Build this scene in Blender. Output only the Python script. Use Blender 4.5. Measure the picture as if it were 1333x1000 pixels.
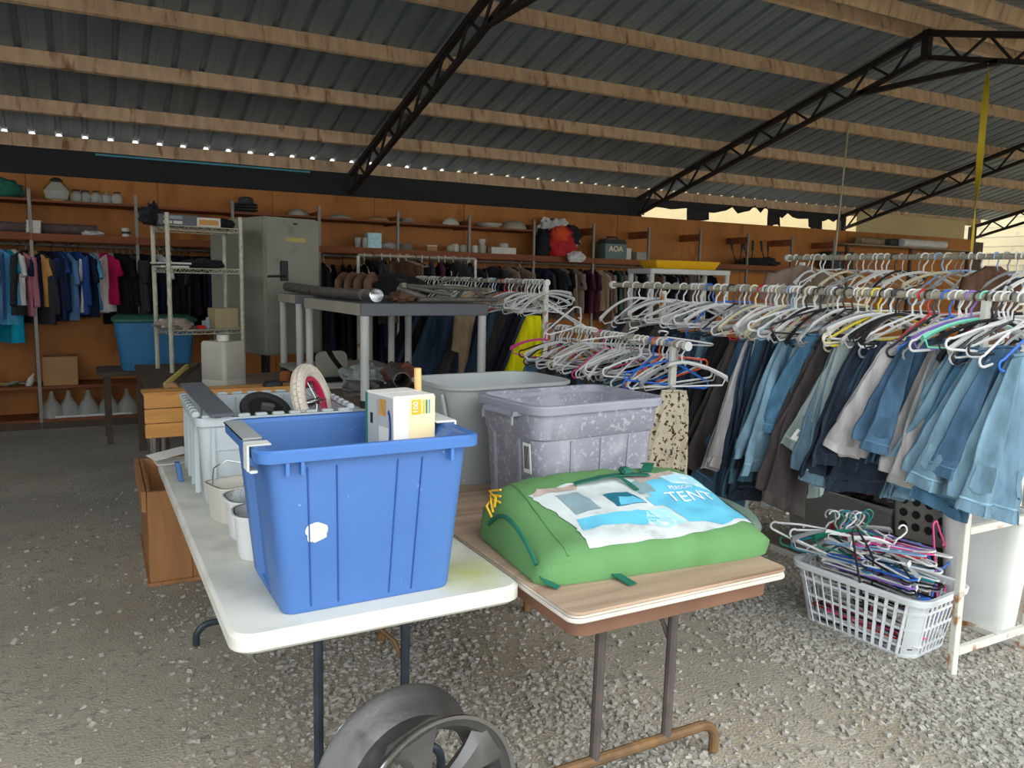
import bpy, bmesh, math, random
import numpy as np
from mathutils import Vector, Matrix, noise

for o in list(bpy.data.objects): bpy.data.objects.remove(o)
S = bpy.context.scene
COL = S.collection
PI = math.pi
random.seed(7)

# ------------------------------------------------------------------ camera
EYE = 1.55
FPX = 1032.4
_y, _p, _r = math.radians(28.507), math.radians(7.325), math.radians(1.0885)
FW = Vector((math.sin(_y)*math.cos(_p), math.cos(_y)*math.cos(_p), -math.sin(_p)))
_rt = Vector((math.cos(_y), -math.sin(_y), 0)); _up = _rt.cross(FW)
RT = _rt*math.cos(_r) + _up*math.sin(_r)
UP = _up*math.cos(_r) - _rt*math.sin(_r)
CAM = Vector((0, 0, EYE))
cam = bpy.data.cameras.new('camera'); cam_o = bpy.data.objects.new('camera', cam); COL.objects.link(cam_o)
cam.sensor_width = 36; cam.lens = FPX/1333*36; cam.clip_start = .05; cam.clip_end = 200
m = Matrix.Identity(4)
for i in range(3):
    m[i][0] = RT[i]; m[i][1] = UP[i]; m[i][2] = -FW[i]; m[i][3] = CAM[i]
cam_o.matrix_world = m
S.camera = cam_o

def ray(px, py): return FW + RT*((px-666.5)/FPX) - UP*((py-500)/FPX)
def PZ(px, py, z=0.): d = ray(px, py); return CAM + d*((z-EYE)/d.z)
def PY(px, py, Y): d = ray(px, py); return CAM + d*(Y/d.y)
def PX(px, py, X): d = ray(px, py); return CAM + d*(X/d.x)

# ------------------------------------------------------------------ light: overcast daylight through the open sides
W = bpy.data.worlds.new('overcast_sky'); S.world = W; W.use_nodes = True
nt = W.node_tree; bg = nt.nodes['Background']
tc = nt.nodes.new('ShaderNodeTexCoord'); sep = nt.nodes.new('ShaderNodeSeparateXYZ')
rmp = nt.nodes.new('ShaderNodeValToRGB')
nt.links.new(tc.outputs['Generated'], sep.inputs[0]); nt.links.new(sep.outputs['Z'], rmp.inputs[0])
rmp.color_ramp.elements[0].position = 0.0; rmp.color_ramp.elements[0].color = (.92, .96, 1.0, 1)
rmp.color_ramp.elements[1].position = 1.0; rmp.color_ramp.elements[1].color = (.80, .90, 1.0, 1)
nt.links.new(rmp.outputs[0], bg.inputs['Color'])
bg.inputs['Strength'].default_value = 3.2
sun = bpy.data.lights.new('veiled_sun', 'SUN'); sun.energy = 1.2; sun.angle = math.radians(40); sun.color = (1, .95, .86)
sun_o = bpy.data.objects.new('veiled_sun', sun); COL.objects.link(sun_o)
sun_o.rotation_euler = (math.radians(48), 0, math.radians(12))
S.view_settings.view_transform = 'Standard'; S.view_settings.look = 'None'
S.view_settings.gamma = 1; S.view_settings.use_curve_mapping = False
S.view_settings.exposure = -0.06

# ------------------------------------------------------------------ helpers
def lin(c): c /= 255.; return c/12.92 if c <= .04045 else ((c+.055)/1.055)**2.4
def C(r, g, b): return (lin(r), lin(g), lin(b))

def mat(name, col=(.5, .5, .5), rough=.6, metal=0., var=.12, scale=6., stretch=(1, 1, 1), bump=0., bscale=60., detail=4,
        spots=None, spots2=None, objcol=False, trans=0., alpha=1., ior=1.45, extra=None, coord='Object', spec=.5):
    """procedural material: base colour with noise variation, optional blotches of other colours, bump"""
    mt = bpy.data.materials.new(name); mt.use_nodes = True
    t = mt.node_tree; N = t.nodes; L = t.links; b = N['Principled BSDF']
    co = N.new('ShaderNodeTexCoord'); mp = N.new('ShaderNodeMapping'); mp.inputs['Scale'].default_value = stretch
    L.new(co.outputs[coord], mp.inputs[0])
    vec = mp.outputs[0]
    if coord == 'Object':                                   # every object its own patch of the pattern
        oi = N.new('ShaderNodeObjectInfo'); add = N.new('ShaderNodeVectorMath'); add.operation = 'ADD'
        mul = N.new('ShaderNodeMath'); mul.operation = 'MULTIPLY'; mul.inputs[1].default_value = 37.
        L.new(oi.outputs['Random'], mul.inputs[0]); L.new(mp.outputs[0], add.inputs[0]); L.new(mul.outputs[0], add.inputs[1])
        vec = add.outputs[0]
    nz = N.new('ShaderNodeTexNoise'); nz.inputs['Scale'].default_value = scale; nz.inputs['Detail'].default_value = detail
    L.new(vec, nz.inputs['Vector'])
    mr = N.new('ShaderNodeMapRange'); mr.inputs[1].default_value = .3; mr.inputs[2].default_value = .7
    mr.inputs[3].default_value = 1-var; mr.inputs[4].default_value = 1+var
    L.new(nz.outputs['Fac'], mr.inputs[0])
    mx = N.new('ShaderNodeMix'); mx.data_type = 'RGBA'; mx.blend_type = 'MULTIPLY'; mx.inputs[0].default_value = 1
    if objcol:
        oc = N.new('ShaderNodeObjectInfo'); L.new(oc.outputs['Color'], mx.inputs[6])
    else: mx.inputs[6].default_value = (*col, 1)
    L.new(mr.outputs[0], mx.inputs[7])
    out = mx.outputs[2]
    for sp in (spots, spots2):
        if not sp: continue
        c2, thr, sc, soft = sp[:4]
        kind = sp[4] if len(sp) > 4 else 'noise'
        if kind == 'noise':
            n2 = N.new('ShaderNodeTexNoise'); n2.inputs['Scale'].default_value = sc; n2.inputs['Detail'].default_value = 6
            f = n2.outputs['Fac']
        else:
            n2 = N.new('ShaderNodeTexVoronoi'); n2.inputs['Scale'].default_value = sc; f = n2.outputs['Distance']
        L.new(vec, n2.inputs['Vector'])
        m2 = N.new('ShaderNodeMapRange'); m2.inputs[1].default_value = thr; m2.inputs[2].default_value = thr+soft
        if kind == 'voronoi': m2.inputs[3].default_value = 1; m2.inputs[4].default_value = 0
        L.new(f, m2.inputs[0])
        m3 = N.new('ShaderNodeMix'); m3.data_type = 'RGBA'; L.new(m2.outputs[0], m3.inputs[0])
        L.new(out, m3.inputs[6]); m3.inputs[7].default_value = (*c2, 1); out = m3.outputs[2]
    L.new(out, b.inputs['Base Color'])
    b.inputs['Roughness'].default_value = rough; b.inputs['Metallic'].default_value = metal
    b.inputs['Specular IOR Level'].default_value = spec
    if trans: b.inputs['Transmission Weight'].default_value = trans; b.inputs['IOR'].default_value = ior
    if alpha < 1: b.inputs['Alpha'].default_value = alpha
    if bump:
        nb = N.new('ShaderNodeTexNoise'); nb.inputs['Scale'].default_value = bscale; nb.inputs['Detail'].default_value = 5
        L.new(vec, nb.inputs['Vector'])
        bp = N.new('ShaderNodeBump'); bp.inputs['Strength'].default_value = min(1, bump); bp.inputs['Distance'].default_value = .01
        L.new(nb.outputs['Fac'], bp.inputs['Height']); L.new(bp.outputs[0], b.inputs['Normal'])
    return mt

class MB:
    """collects geometry, then links it as ONE mesh object"""
    def __init__(s): s.v = []; s.f = []
    def add(s, vs, fs):
        o = len(s.v); s.v += [tuple(p) for p in vs]; s.f += [tuple(i+o for i in f) for f in fs]; return s
    def box(s, x0, x1, y0, y1, z0, z1):
        return s.add([(x0,y0,z0),(x1,y0,z0),(x1,y1,z0),(x0,y1,z0),(x0,y0,z1),(x1,y0,z1),(x1,y1,z1),(x0,y1,z1)],
                     [(0,3,2,1),(4,5,6,7),(0,1,5,4),(1,2,6,5),(2,3,7,6),(3,0,4,7)])
    def cbox(s, c, d, rot=None):
        b = MB().box(-d[0]/2, d[0]/2, -d[1]/2, d[1]/2, -d[2]/2, d[2]/2); R = rot or Matrix.Identity(3)
        return s.add([R @ Vector(p) + Vector(c) for p in b.v], b.f)
    def bar(s, a, b, w, h, up=(0, 0, 1)):
        a = Vector(a); b = Vector(b); d = (b-a); ln = d.length; d.normalize()
        u = Vector(up); x = d.cross(u)
        if x.length < 1e-4: x = d.cross(Vector((1, 0, 0)))
        x.normalize(); u = x.cross(d)
        R = Matrix((x, d, u)).transposed()
        return s.cbox((a+b)/2, (w, ln, h), R)
    def loft(s, loops, cap0=True, cap1=True):
        n = len(loops[0]); o = len(s.v)
        for l in loops: s.v += [tuple(p) for p in l]
        for k in range(len(loops)-1):
            a = o+k*n; b = a+n
            for i in range(n): j = (i+1) % n; s.f.append((a+i, a+j, b+j, b+i))
        if cap0: s.f.append(tuple(o+i for i in reversed(range(n))))
        if cap1: q = o+(len(loops)-1)*n; s.f.append(tuple(q+i for i in range(n)))
        return s
    def tube(s, pts, r, n=8, closed=False, flat=1.):
        pts = [Vector(p) for p in pts]; m_ = len(pts); loops = []; prev = None
        for i in range(m_):
            a = pts[i-1] if (i or closed) else pts[0]; b = pts[(i+1) % m_] if (i < m_-1 or closed) else pts[-1]
            d = (b-a).normalized()
            if prev is None:
                x = d.cross(Vector((0, 0, 1)))
                if x.length < .1: x = d.cross(Vector((0, 1, 0)))
            else: x = prev - d*prev.dot(d)
            x.normalize(); prev = x; y = d.cross(x)
            rr = r[i] if isinstance(r, (list, tuple)) else r
            loops.append([pts[i] + x*math.cos(2*PI*k/n)*rr + y*math.sin(2*PI*k/n)*rr*flat for k in range(n)])
        if closed: loops.append(loops[0]); return s.loft(loops, False, False)
        return s.loft(loops)
    def lathe(s, prof, n=20, c=(0, 0, 0), cap0=True, cap1=False):
        return s.loft([[(c[0]+r*math.cos(2*PI*k/n), c[1]+r*math.sin(2*PI*k/n), c[2]+z) for k in range(n)] for r, z in prof], cap0, cap1)
    def xf(s, M4): s.v = [tuple(M4 @ Vector(p)) for p in s.v]; return s
    def mesh(s, name, material=None, smooth=35, bevel=0., seg=2):
        me = bpy.data.meshes.new(name); me.from_pydata(s.v, [], s.f); me.validate()
        bm = bmesh.new(); bm.from_mesh(me)
        bmesh.ops.recalc_face_normals(bm, faces=bm.faces)
        if bevel:
            ed = [e for e in bm.edges if len(e.link_faces) == 2 and e.calc_face_angle(0) > .5]
            bmesh.ops.bevel(bm, geom=ed, offset=bevel, segments=seg, affect='EDGES', clamp_overlap=True)
        bm.to_mesh(me); bm.free()
        if smooth:
            me.polygons.foreach_set('use_smooth', [True]*len(me.polygons)); me.set_sharp_from_angle(angle=math.radians(smooth))
        if material: me.materials.append(material)
        return me
    def build(s, name, material=None, parent=None, loc=(0, 0, 0), rz=0., rot=None, smooth=35, bevel=0., seg=2):
        return put(name, s.mesh(name, material, smooth, bevel, seg), parent, loc, rz, rot)

def put(name, me, parent=None, loc=(0, 0, 0), rz=0., rot=None, color=None):
    o = bpy.data.objects.new(name, me); COL.objects.link(o); o.parent = parent
    o.location = loc; o.rotation_euler = rot if rot else (0, 0, rz)
    if color: o.color = (*color, 1)
    return o
def tag(o, label, cat, group=None, kind=None):
    if label: o['label'] = label
    if cat: o['category'] = cat
    if group: o['group'] = group
    if kind: o['kind'] = kind
    return o
def thing(name, label, cat, loc=(0, 0, 0), rz=0., group=None, rot=None):
    o = bpy.data.objects.new(name, None); COL.objects.link(o); o.location = loc
    o.rotation_euler = rot if rot else (0, 0, rz); o.empty_display_size = .1
    return tag(o, label, cat, group)
def struct(o): o['kind'] = 'structure'; return o
def copytree(o, parent=None):
    c = o.copy(); COL.objects.link(c); c.parent = parent
    for ch in [x for x in bpy.data.objects if x.parent == o]: copytree(ch, c)
    return c
def rr(w, d, r, z, n=5, cx=0., cy=0.):
    pts = []; r = min(r, w/2-1e-4, d/2-1e-4)
    for qx, qy, a0 in ((1, 1, 0), (-1, 1, 90), (-1, -1, 180), (1, -1, 270)):
        for k in range(n+1):
            a = math.radians(a0+90*k/n); pts.append((cx+qx*(w/2-r)+r*math.cos(a), cy+qy*(d/2-r)+r*math.sin(a), z))
    return pts
def hollow(levels, th, r, n=5, floor=.006):
    """open container: levels = [(w, d, z)...] outer walls bottom to top, wall thickness th"""
    b = MB(); lo = [rr(w, d, r, z, n) for w, d, z in levels]
    inn = [rr(w-2*th, d-2*th, max(r-th, .002), max(z, levels[0][2]+floor), n) for w, d, z in reversed(levels)]
    return b.loft(lo+inn)
def nval(x, y, z=0.): return noise.noise(Vector((x, y, z)))
def text_mesh(name, body, size, material, extrude=.0):
    cu = bpy.data.curves.new(name, 'FONT'); cu.body = body; cu.size = size; cu.extrude = extrude; cu.align_x = 'CENTER'; cu.align_y = 'CENTER'
    cu.resolution_u = 3
    t = bpy.data.objects.new(name, cu); COL.objects.link(t); bpy.context.view_layer.update()
    me = bpy.data.meshes.new_from_object(t.evaluated_get(bpy.context.evaluated_depsgraph_get()))
    bpy.data.objects.remove(t); bpy.data.curves.remove(cu); me.name = name
    me.materials.clear(); me.materials.append(material); return me

# ------------------------------------------------------------------ materials
M = {}
M['ground'] = mat('gravel_dirt', C(168, 160, 143), .95, var=.18, scale=1.6, bump=1., bscale=90, detail=9, coord='Object',
                  spots=(C(158, 140, 116), .55, .9, .2), spots2=(C(142, 138, 128), .56, 26, .1))
M['stone'] = mat('gravel_stone', C(166, 161, 150), .92, var=.3, scale=42, detail=2)
M['ply'] = mat('stained_plywood', C(178, 114, 54), .6, var=.16, scale=3, stretch=(1, 1, .35), bump=.12, bscale=30,
               spots=(C(140, 82, 36), .58, 5, .2), spec=.3)
M['shelfwood'] = mat('shelf_board', C(132, 72, 36), .7, var=.2, scale=4, stretch=(.3, 2, 2), bump=.15, bscale=40)
M['purlin'] = mat('rough_sawn_timber', C(212, 180, 146), .85, var=.2, scale=14, stretch=(1, .3, .25), bump=.35, bscale=26,
                  spots=(C(150, 108, 76), .57, 16, .16), spec=.2)
M['galv'] = mat('galvanised_roofing', C(140, 153, 163), .5, .35, var=.14, scale=3, stretch=(2, .3, 1), bump=.06, bscale=20, spec=.5)
M['truss'] = mat('rusty_black_steel', C(46, 40, 38), .65, .25, var=.25, scale=9, spots=(C(72, 48, 38), .6, 12, .15))
M['tarp'] = mat('black_tarp', C(22, 24, 27), .7, var=.2, scale=5, bump=.3, bscale=14)
M['bluestrip'] = mat('blue_tarp_edge', C(70, 150, 175), .5)
M['cream'] = mat('cream_panel', C(206, 186, 140), .8, var=.06, scale=2)
M['steelpost'] = mat('slotted_steel', C(132, 128, 120), .5, .5, var=.12, scale=20)
M['whitepl'] = mat('white_plastic', C(226, 228, 222), .45, var=.05, scale=4, spots=(C(190, 188, 176), .6, 7, .2), bump=.05)
M['tablewhite'] = mat('white_table_plastic', C(216, 215, 203), .5, var=.06, scale=3, bump=.1, bscale=160,
                      spots=(C(186, 183, 168), .5, 5, .25))
def stain(mt, loc, rad, col, amount):                        # one soft blotch (moss) at a place on the object
    N = mt.node_tree.nodes; L = mt.node_tree.links; b = N['Principled BSDF']; src = b.inputs['Base Color'].links[0].from_socket
    co = N.new('ShaderNodeTexCoord'); d = N.new('ShaderNodeVectorMath'); d.operation = 'DISTANCE'; d.inputs[1].default_value = loc; L.new(co.outputs['Object'], d.inputs[0])
    nz = N.new('ShaderNodeTexNoise'); nz.inputs['Scale'].default_value = 14; L.new(co.outputs['Object'], nz.inputs['Vector'])
    ad = N.new('ShaderNodeMath'); ad.operation = 'MULTIPLY_ADD'; ad.inputs[1].default_value = .12; L.new(nz.outputs['Fac'], ad.inputs[0]); L.new(d.outputs['Value'], ad.inputs[2])
    mr = N.new('ShaderNodeMapRange'); mr.inputs[1].default_value = .05; mr.inputs[2].default_value = rad+.06; mr.inputs[3].default_value = amount; mr.inputs[4].default_value = 0; L.new(ad.outputs[0], mr.inputs[0])
    mx = N.new('ShaderNodeMix'); mx.data_type = 'RGBA'; L.new(mr.outputs[0], mx.inputs[0]); L.new(src, mx.inputs[6]); mx.inputs[7].default_value = (*col, 1); L.new(mx.outputs[2], b.inputs['Base Color'])
stain(M['tablewhite'], (.27, -.84, .74), .16, C(176, 184, 96), .9)
M['darkpaint'] = mat('dark_blue_steel', C(58, 66, 76), .4, .4, var=.2, scale=20, spots=(C(96, 78, 66), .66, 30, .1))
M['rust'] = mat('rusted_steel', C(120, 92, 62), .75, .3, var=.25, scale=18, spots=(C(150, 112, 62), .5, 14, .2), bump=.2)
M['brownsteel'] = mat('brown_enamel', C(128, 92, 72), .6, .1, var=.12, scale=8, spots=(C(105, 70, 52), .62, 10, .15))
M['greytube'] = mat('grey_brown_tube', C(96, 88, 84), .6, .35, var=.2, scale=14, spots=(C(120, 84, 60), .62, 9, .15))
M['laminate'] = mat('worn_laminate', C(176, 150, 126), .7, var=.16, scale=4, stretch=(.4, 6, 1), bump=.1,
                    spots=(C(138, 106, 82), .55, 3, .2))
M['edgeboard'] = mat('split_board_edge', C(206, 196, 182), .85, var=.2, scale=22, stretch=(.3, .3, 3))
M['browntop'] = mat('brown_table_top', C(128, 106, 90), .65, var=.14, scale=3, spots=(C(150, 132, 118), .6, 4, .2))
M['bluebin'] = mat('blue_plastic', C(70, 112, 174), .45, var=.05, scale=3, bump=.04, bscale=200,
                   spots=(C(140, 166, 206), .70, 55, .05), spots2=(C(86, 126, 182), .5, 2.2, .3))
M['blueparts'] = mat('blue_plastic_rim', C(70, 116, 182), .4, var=.05)
M['greybin'] = mat('grey_plastic', C(160, 164, 162), .5, var=.06, scale=5, spots=(C(196, 198, 196), .7, 30, .04))
M['purplebin'] = mat('weathered_slate_plastic', C(140, 139, 150), .55, var=.14, scale=4,
                     spots=(C(164, 164, 172), .48, 9, .2), spots2=(C(174, 175, 182), .57, 62, .06))
M['purpleparts'] = mat('slate_plastic_rim', C(150, 150, 162), .5, var=.1, scale=6)
M['tote'] = mat('pale_grey_tote', C(184, 192, 194), .5, var=.05, scale=4, spots=(C(160, 162, 158), .6, 6, .2))
M['tub'] = mat('cream_tub', C(206, 202, 190), .5, var=.06, scale=5, spots=(C(176, 168, 150), .6, 5, .2))
M['bucket'] = mat('translucent_bucket', C(222, 224, 220), .45, var=.05)
M['clearbag'] = mat('clear_plastic_bag', C(235, 240, 240), .15, var=.02, alpha=.28)
M['hazebag'] = mat('hazy_plastic_bag', C(176, 186, 180), .45, var=.08, alpha=.6, bump=.8, bscale=22)
M['meshend'] = mat('grey_green_mesh', C(96, 116, 104), .7, var=.15, scale=14, alpha=.85, bump=.6, bscale=30)
M['chrome'] = mat('chrome', C(200, 200, 200), .22, 1.)
M['alu'] = mat('weathered_alloy', C(96, 94, 92), .45, .7, var=.22, scale=9, bump=.1, bscale=80, spots=(C(70, 68, 68), .58, 8, .16))
M['aluface'] = mat('alloy_face', C(108, 106, 104), .42, .6, var=.1, scale=6)
M['black'] = mat('black_plastic', C(34, 35, 37), .5, var=.1)
M['rubber'] = mat('black_rubber', C(40, 40, 40), .8, var=.15, bump=.2)
M['whitetire'] = mat('ivory_rubber', C(216, 206, 188), .8, var=.12, scale=14)
M['pinkrim'] = mat('pink_wheel_rim', C(205, 40, 88), .4)
M['gbag'] = mat('green_bag_fabric', C(96, 142, 86), .9, var=.1, scale=6, bump=.15, bscale=300, spots=(C(80, 122, 70), .55, 4, .25))
M['dkgreen'] = mat('dark_green_webbing', C(20, 100, 78), .7, var=.1)
M['labelwhite'] = mat('torn_printed_label', C(208, 215, 213), .4, var=.1, scale=9, bump=.4, bscale=18, spots=(C(180, 186, 184), .58, 10, .1))
M['labelcyan'] = mat('cyan_print', C(104, 192, 220), .4, var=.1, scale=12, bump=.4, bscale=18)
M['labelpale'] = mat('pale_blue_print', C(172, 222, 234), .3, var=.1, scale=14, bump=.4, bscale=18, spots=(C(220, 236, 238), .55, 40, .04))
M['labelgrey'] = mat('grey_print', C(136, 160, 166), .35, var=.15, scale=14)
M['labeltan'] = mat('tan_print', C(186, 168, 156), .4, var=.2, scale=30)
M['labelteal'] = mat('teal_print', C(40, 110, 130), .4, var=.2, scale=20)
M['print_white'] = mat('white_print', C(246, 248, 248), .4, var=.01)
M['yellowcord'] = mat('yellow_cord', C(226, 176, 40), .7)
M['card'] = mat('cardboard', C(178, 136, 92), .85, var=.08, scale=6)
M['boxwhite'] = mat('carton_white', C(242, 240, 232), .5, var=.03)
M['boxcream'] = mat('carton_cream', C(250, 228, 178), .5, var=.03)
M['boxgreen'] = mat('carton_green', C(40, 130, 104), .5)
M['boxyellow'] = mat('carton_yellow', C(244, 186, 30), .5)
M['boxblue'] = mat('carton_blue', C(28, 66, 140), .5)
M['boxgrey'] = mat('carton_grey', C(190, 192, 188), .55, var=.05)
M['ink'] = mat('black_ink', C(40, 40, 40), .6)
M['pine'] = mat('varnished_pine', C(214, 152, 76), .5, var=.14, scale=5, stretch=(.5, 3, 5), bump=.06, spots=(C(178, 116, 50), .6, 6, .2))
M['dowel'] = mat('bare_dowel', C(226, 184, 120), .6, var=.08)
M['cratewood'] = mat('crate_timber', C(170, 118, 72), .75, var=.18, scale=6, stretch=(3, 3, .4), bump=.2, spots=(C(118, 78, 46), .58, 7, .2))
M['darkwood'] = mat('dark_weathered_wood', C(86, 72, 60), .85, var=.2, scale=8)
M['steelgrey'] = mat('grey_green_enamel', C(150, 150, 134), .55, .1, var=.12, scale=2.5, spots=(C(112, 106, 90), .6, 4, .2))
M['yellowtape'] = mat('old_tape', C(196, 176, 96), .6, var=.1)
M['rackpost'] = mat('cream_wire_rack', C(196, 192, 170), .5, .2, var=.2, scale=20, spots=(C(158, 124, 70), .66, 24, .1))
M['rackwire'] = mat('rack_wire', C(150, 150, 140), .45, .4, var=.1)
M['pshelf'] = mat('grey_shelf_plastic', C(96, 98, 104), .55, var=.08, scale=7)
M['pshelfpale'] = mat('pale_shelf_plastic', C(168, 162, 146), .6, var=.12, scale=5)
M['pleg'] = mat('pale_grey_leg', C(196, 196, 190), .5, var=.06)
M['bluetote'] = mat('steel_blue_tote', C(50, 122, 168), .5, var=.06)
M['greenlid'] = mat('green_lid', C(38, 96, 72), .5, var=.06)
M['exhaust'] = mat('grimy_exhaust_steel', C(120, 114, 104), .5, .5, var=.25, scale=12, spots=(C(90, 68, 50), .58, 10, .15))
M['rustpipe'] = mat('rusty_pipe', C(112, 82, 62), .8, .2, var=.25, scale=14)
M['brass'] = mat('brass', C(190, 150, 60), .3, .9, var=.15)
M['glass'] = mat('lamp_glass', C(200, 206, 196), .15, var=.05, alpha=.55)
M['ceramic'] = mat('off_white_ceramic', C(212, 208, 194), .35, var=.06)
M['ceramicg'] = mat('grey_ceramic', C(172, 166, 148), .45, var=.1)
M['felt'] = mat('dark_felt', C(62, 68, 66), .9, var=.15)
M['greencloth'] = mat('green_cloth', C(38, 108, 86), .9, var=.15, bump=.3, bscale=20)
M['redcloth'] = mat('red_cloth', C(190, 34, 40), .8, var=.14, scale=4, bump=.2, bscale=20)
M['orangecloth'] = mat('orange_cloth', C(226, 78, 34), .8, var=.1)
M['blackcloth'] = mat('black_cloth', C(30, 30, 34), .9, var=.2, bump=.2, bscale=30)
M['whitecloth'] = mat('white_cloth', C(214, 212, 208), .9, var=.1, bump=.3, bscale=20)
M['toolbox'] = mat('slate_toolbox', C(96, 116, 116), .55, var=.1)
M['yellowbox'] = mat('yellow_plastic', C(232, 178, 24), .45, var=.08)
M['jug'] = mat('grey_jug', C(182, 178, 164), .5, var=.08, scale=4)
M['fabric'] = mat('garment_fabric', rough=.92, var=.26, scale=9, stretch=(2.2, 2.2, .55), bump=.25, bscale=120, objcol=True, spec=.15)
M['denim'] = mat('denim', rough=.92, var=.34, scale=6, stretch=(3.2, 3.2, .55), bump=.35, bscale=260, objcol=True, spec=.12)
M['leopard'] = mat('leopard_print_fabric', C(206, 194, 170), .9, var=.1, scale=20, spots=(C(82, 68, 52), .56, 55, .03), spec=.1)
M['plaid'] = mat('patterned_fabric', C(120, 70, 76), .9, var=.4, scale=30, spec=.1)
M['hanger'] = mat('hanger_plastic', rough=.38, var=.05, objcol=True)
M['rod'] = mat('worn_rail_pipe', C(188, 180, 160), .55, .2, var=.15, scale=14, spots=(C(146, 112, 70), .62, 16, .12))
M['whitesteel'] = mat('chipped_white_steel', C(218, 216, 204), .55, .1, var=.08, scale=10, spots=(C(168, 112, 58), .58, 14, .1))
M['paper'] = mat('paper', C(232, 230, 222), .8, var=.05)
M['basket'] = mat('basket_plastic', C(224, 228, 228), .4, var=.04)
M['fabricbox'] = mat('dark_grey_box', C(140, 138, 134), .85, var=.1, scale=5, bump=.1)
M['crategrey'] = mat('taupe_plastic_crate', C(158, 150, 142), .6, var=.07)
M['redplastic'] = mat('red_plastic', C(186, 40, 42), .5, var=.06)
M['rope'] = mat('pale_rope', C(190, 184, 150), .8, var=.1)
M['strap'] = mat('yellow_strap', C(206, 178, 28), .7, var=.08)
M['logs'] = mat('rolled_bundle', C(150, 132, 104), .85, var=.25, scale=10)

PAINT = {}
# ================================================================== THE SETTING
WALL_Y = 9.56
SLOPE = .27
RIDGE_Y, RIDGE_Z = 5.2, 4.05            # top of the truss chords at the ridge
def chord_z(y): return RIDGE_Z - abs(y-RIDGE_Y)*SLOPE
EAVE_N, EAVE_F = .70, 9.76              # open near eave, eave above the back wall
X0, X1 = -2.88, 15.84

floor = struct(MB().add([(-30, -25, 0), (40, -25, 0), (40, 30, 0), (-30, 30, 0)], [(0, 1, 2, 3)]).build('floor', M['ground'], smooth=0))

# gravel: loose crushed stones; the largest ones are separate parts of the floor, the rest one piece of stuff
def gravel_density(x, y):
    n = .5+.5*nval(x*.9+3, y*.9+1.7) + .35*nval(x*2.3, y*2.3, 4)
    d = .12 + max(0, n-.55)*1.1
    if x > 2.3 and x < 3.6: d += .55*max(0, 1-abs(x-(2.95-.12*(y-2)))/.6)           # band along the clothes rack
    if .5 < x < 1.45 and 1.6 < y < 4: d += .5*max(0, 1-abs(x-1.0)/.55)               # under the tables
    if 1.4 < x < 1.9 and 1.2 < y < 2.6: d += .25
    if x < .25: d *= .18
    if 1.75 < x < 2.5 and y < 3: d *= .35
    return d
def stone_points(n, seed):
    rnd = random.Random(seed); pts = []
    while len(pts) < n:
        u = rnd.random()**1.7; y = 1.15 + u*5.2
        x = rnd.uniform(-.65*y-.2, 1.62*y+.6)
        if x > 5: continue
        if rnd.random() < gravel_density(x, y): pts.append((x, y))
    return pts
CUBE = np.array([(-1,-1,-1),(1,-1,-1),(1,1,-1),(-1,1,-1),(-1,-1,1),(1,-1,1),(1,1,1),(-1,1,1)], float)
CF = np.array([(0,3,2,1),(4,5,6,7),(0,1,5,4),(1,2,6,5),(2,3,7,6),(3,0,4,7)])
def stones_mesh(pts, smin, smax, seed):
    rng = np.random.default_rng(seed); n = len(pts)
    P = np.array(pts); s = smin + (smax-smin)*rng.random(n)**2.2
    sc = np.stack([s*rng.uniform(.7, 1.25, n), s*rng.uniform(.6, 1., n), s*rng.uniform(.35, .7, n)], 1)*.5
    v = CUBE[None]*(1+rng.uniform(-.5, .12, (n, 8, 3)))*sc[:, None]
    a = rng.uniform(0, 2*PI, n); t = rng.uniform(-.5, .5, n)
    x = v[..., 0]; z = v[..., 2]
    v[..., 0], v[..., 2] = x*np.cos(t)[:, None]-z*np.sin(t)[:, None], x*np.sin(t)[:, None]+z*np.cos(t)[:, None]
    x = v[..., 0].copy(); y = v[..., 1].copy()
    v[..., 0] = x*np.cos(a)[:, None]-y*np.sin(a)[:, None]+P[:, :1]; v[..., 1] = x*np.sin(a)[:, None]+y*np.cos(a)[:, None]+P[:, 1:]
    v[..., 2] += (sc[:, 2]*.55)[:, None]
    f = (CF[None]+8*np.arange(n)[:, None, None]).reshape(-1, 4)
    me = bpy.data.meshes.new('gravel'); me.from_pydata(v.reshape(-1, 3).tolist(), [], f.tolist()); me.materials.append(M['stone']); return me
g = put('gravel', stones_mesh(stone_points(46000, 3), .008, .028, 5), floor); g['kind'] = 'stuff'
stone_kinds = []
for k in range(6):
    rnd = random.Random(k); b = MB()
    b.add([tuple(c*(1+rnd.uniform(-.45, .1)) for c in p) for p in CUBE.tolist()], CF.tolist())
    stone_kinds.append(b.mesh('stone', M['stone'], smooth=0))
rnd = random.Random(11)
for (x, y) in stone_points(300, 21):
    s = rnd.uniform(.009, .02)
    o = put('stone', rnd.choice(stone_kinds), floor, (x, y, s*.3), rot=(rnd.uniform(-.3, .3), rnd.uniform(-.3, .3), rnd.uniform(0, 6)))
    o.scale = (s*rnd.uniform(.8, 1.2), s*rnd.uniform(.6, 1), s*rnd.uniform(.4, .7))

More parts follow.
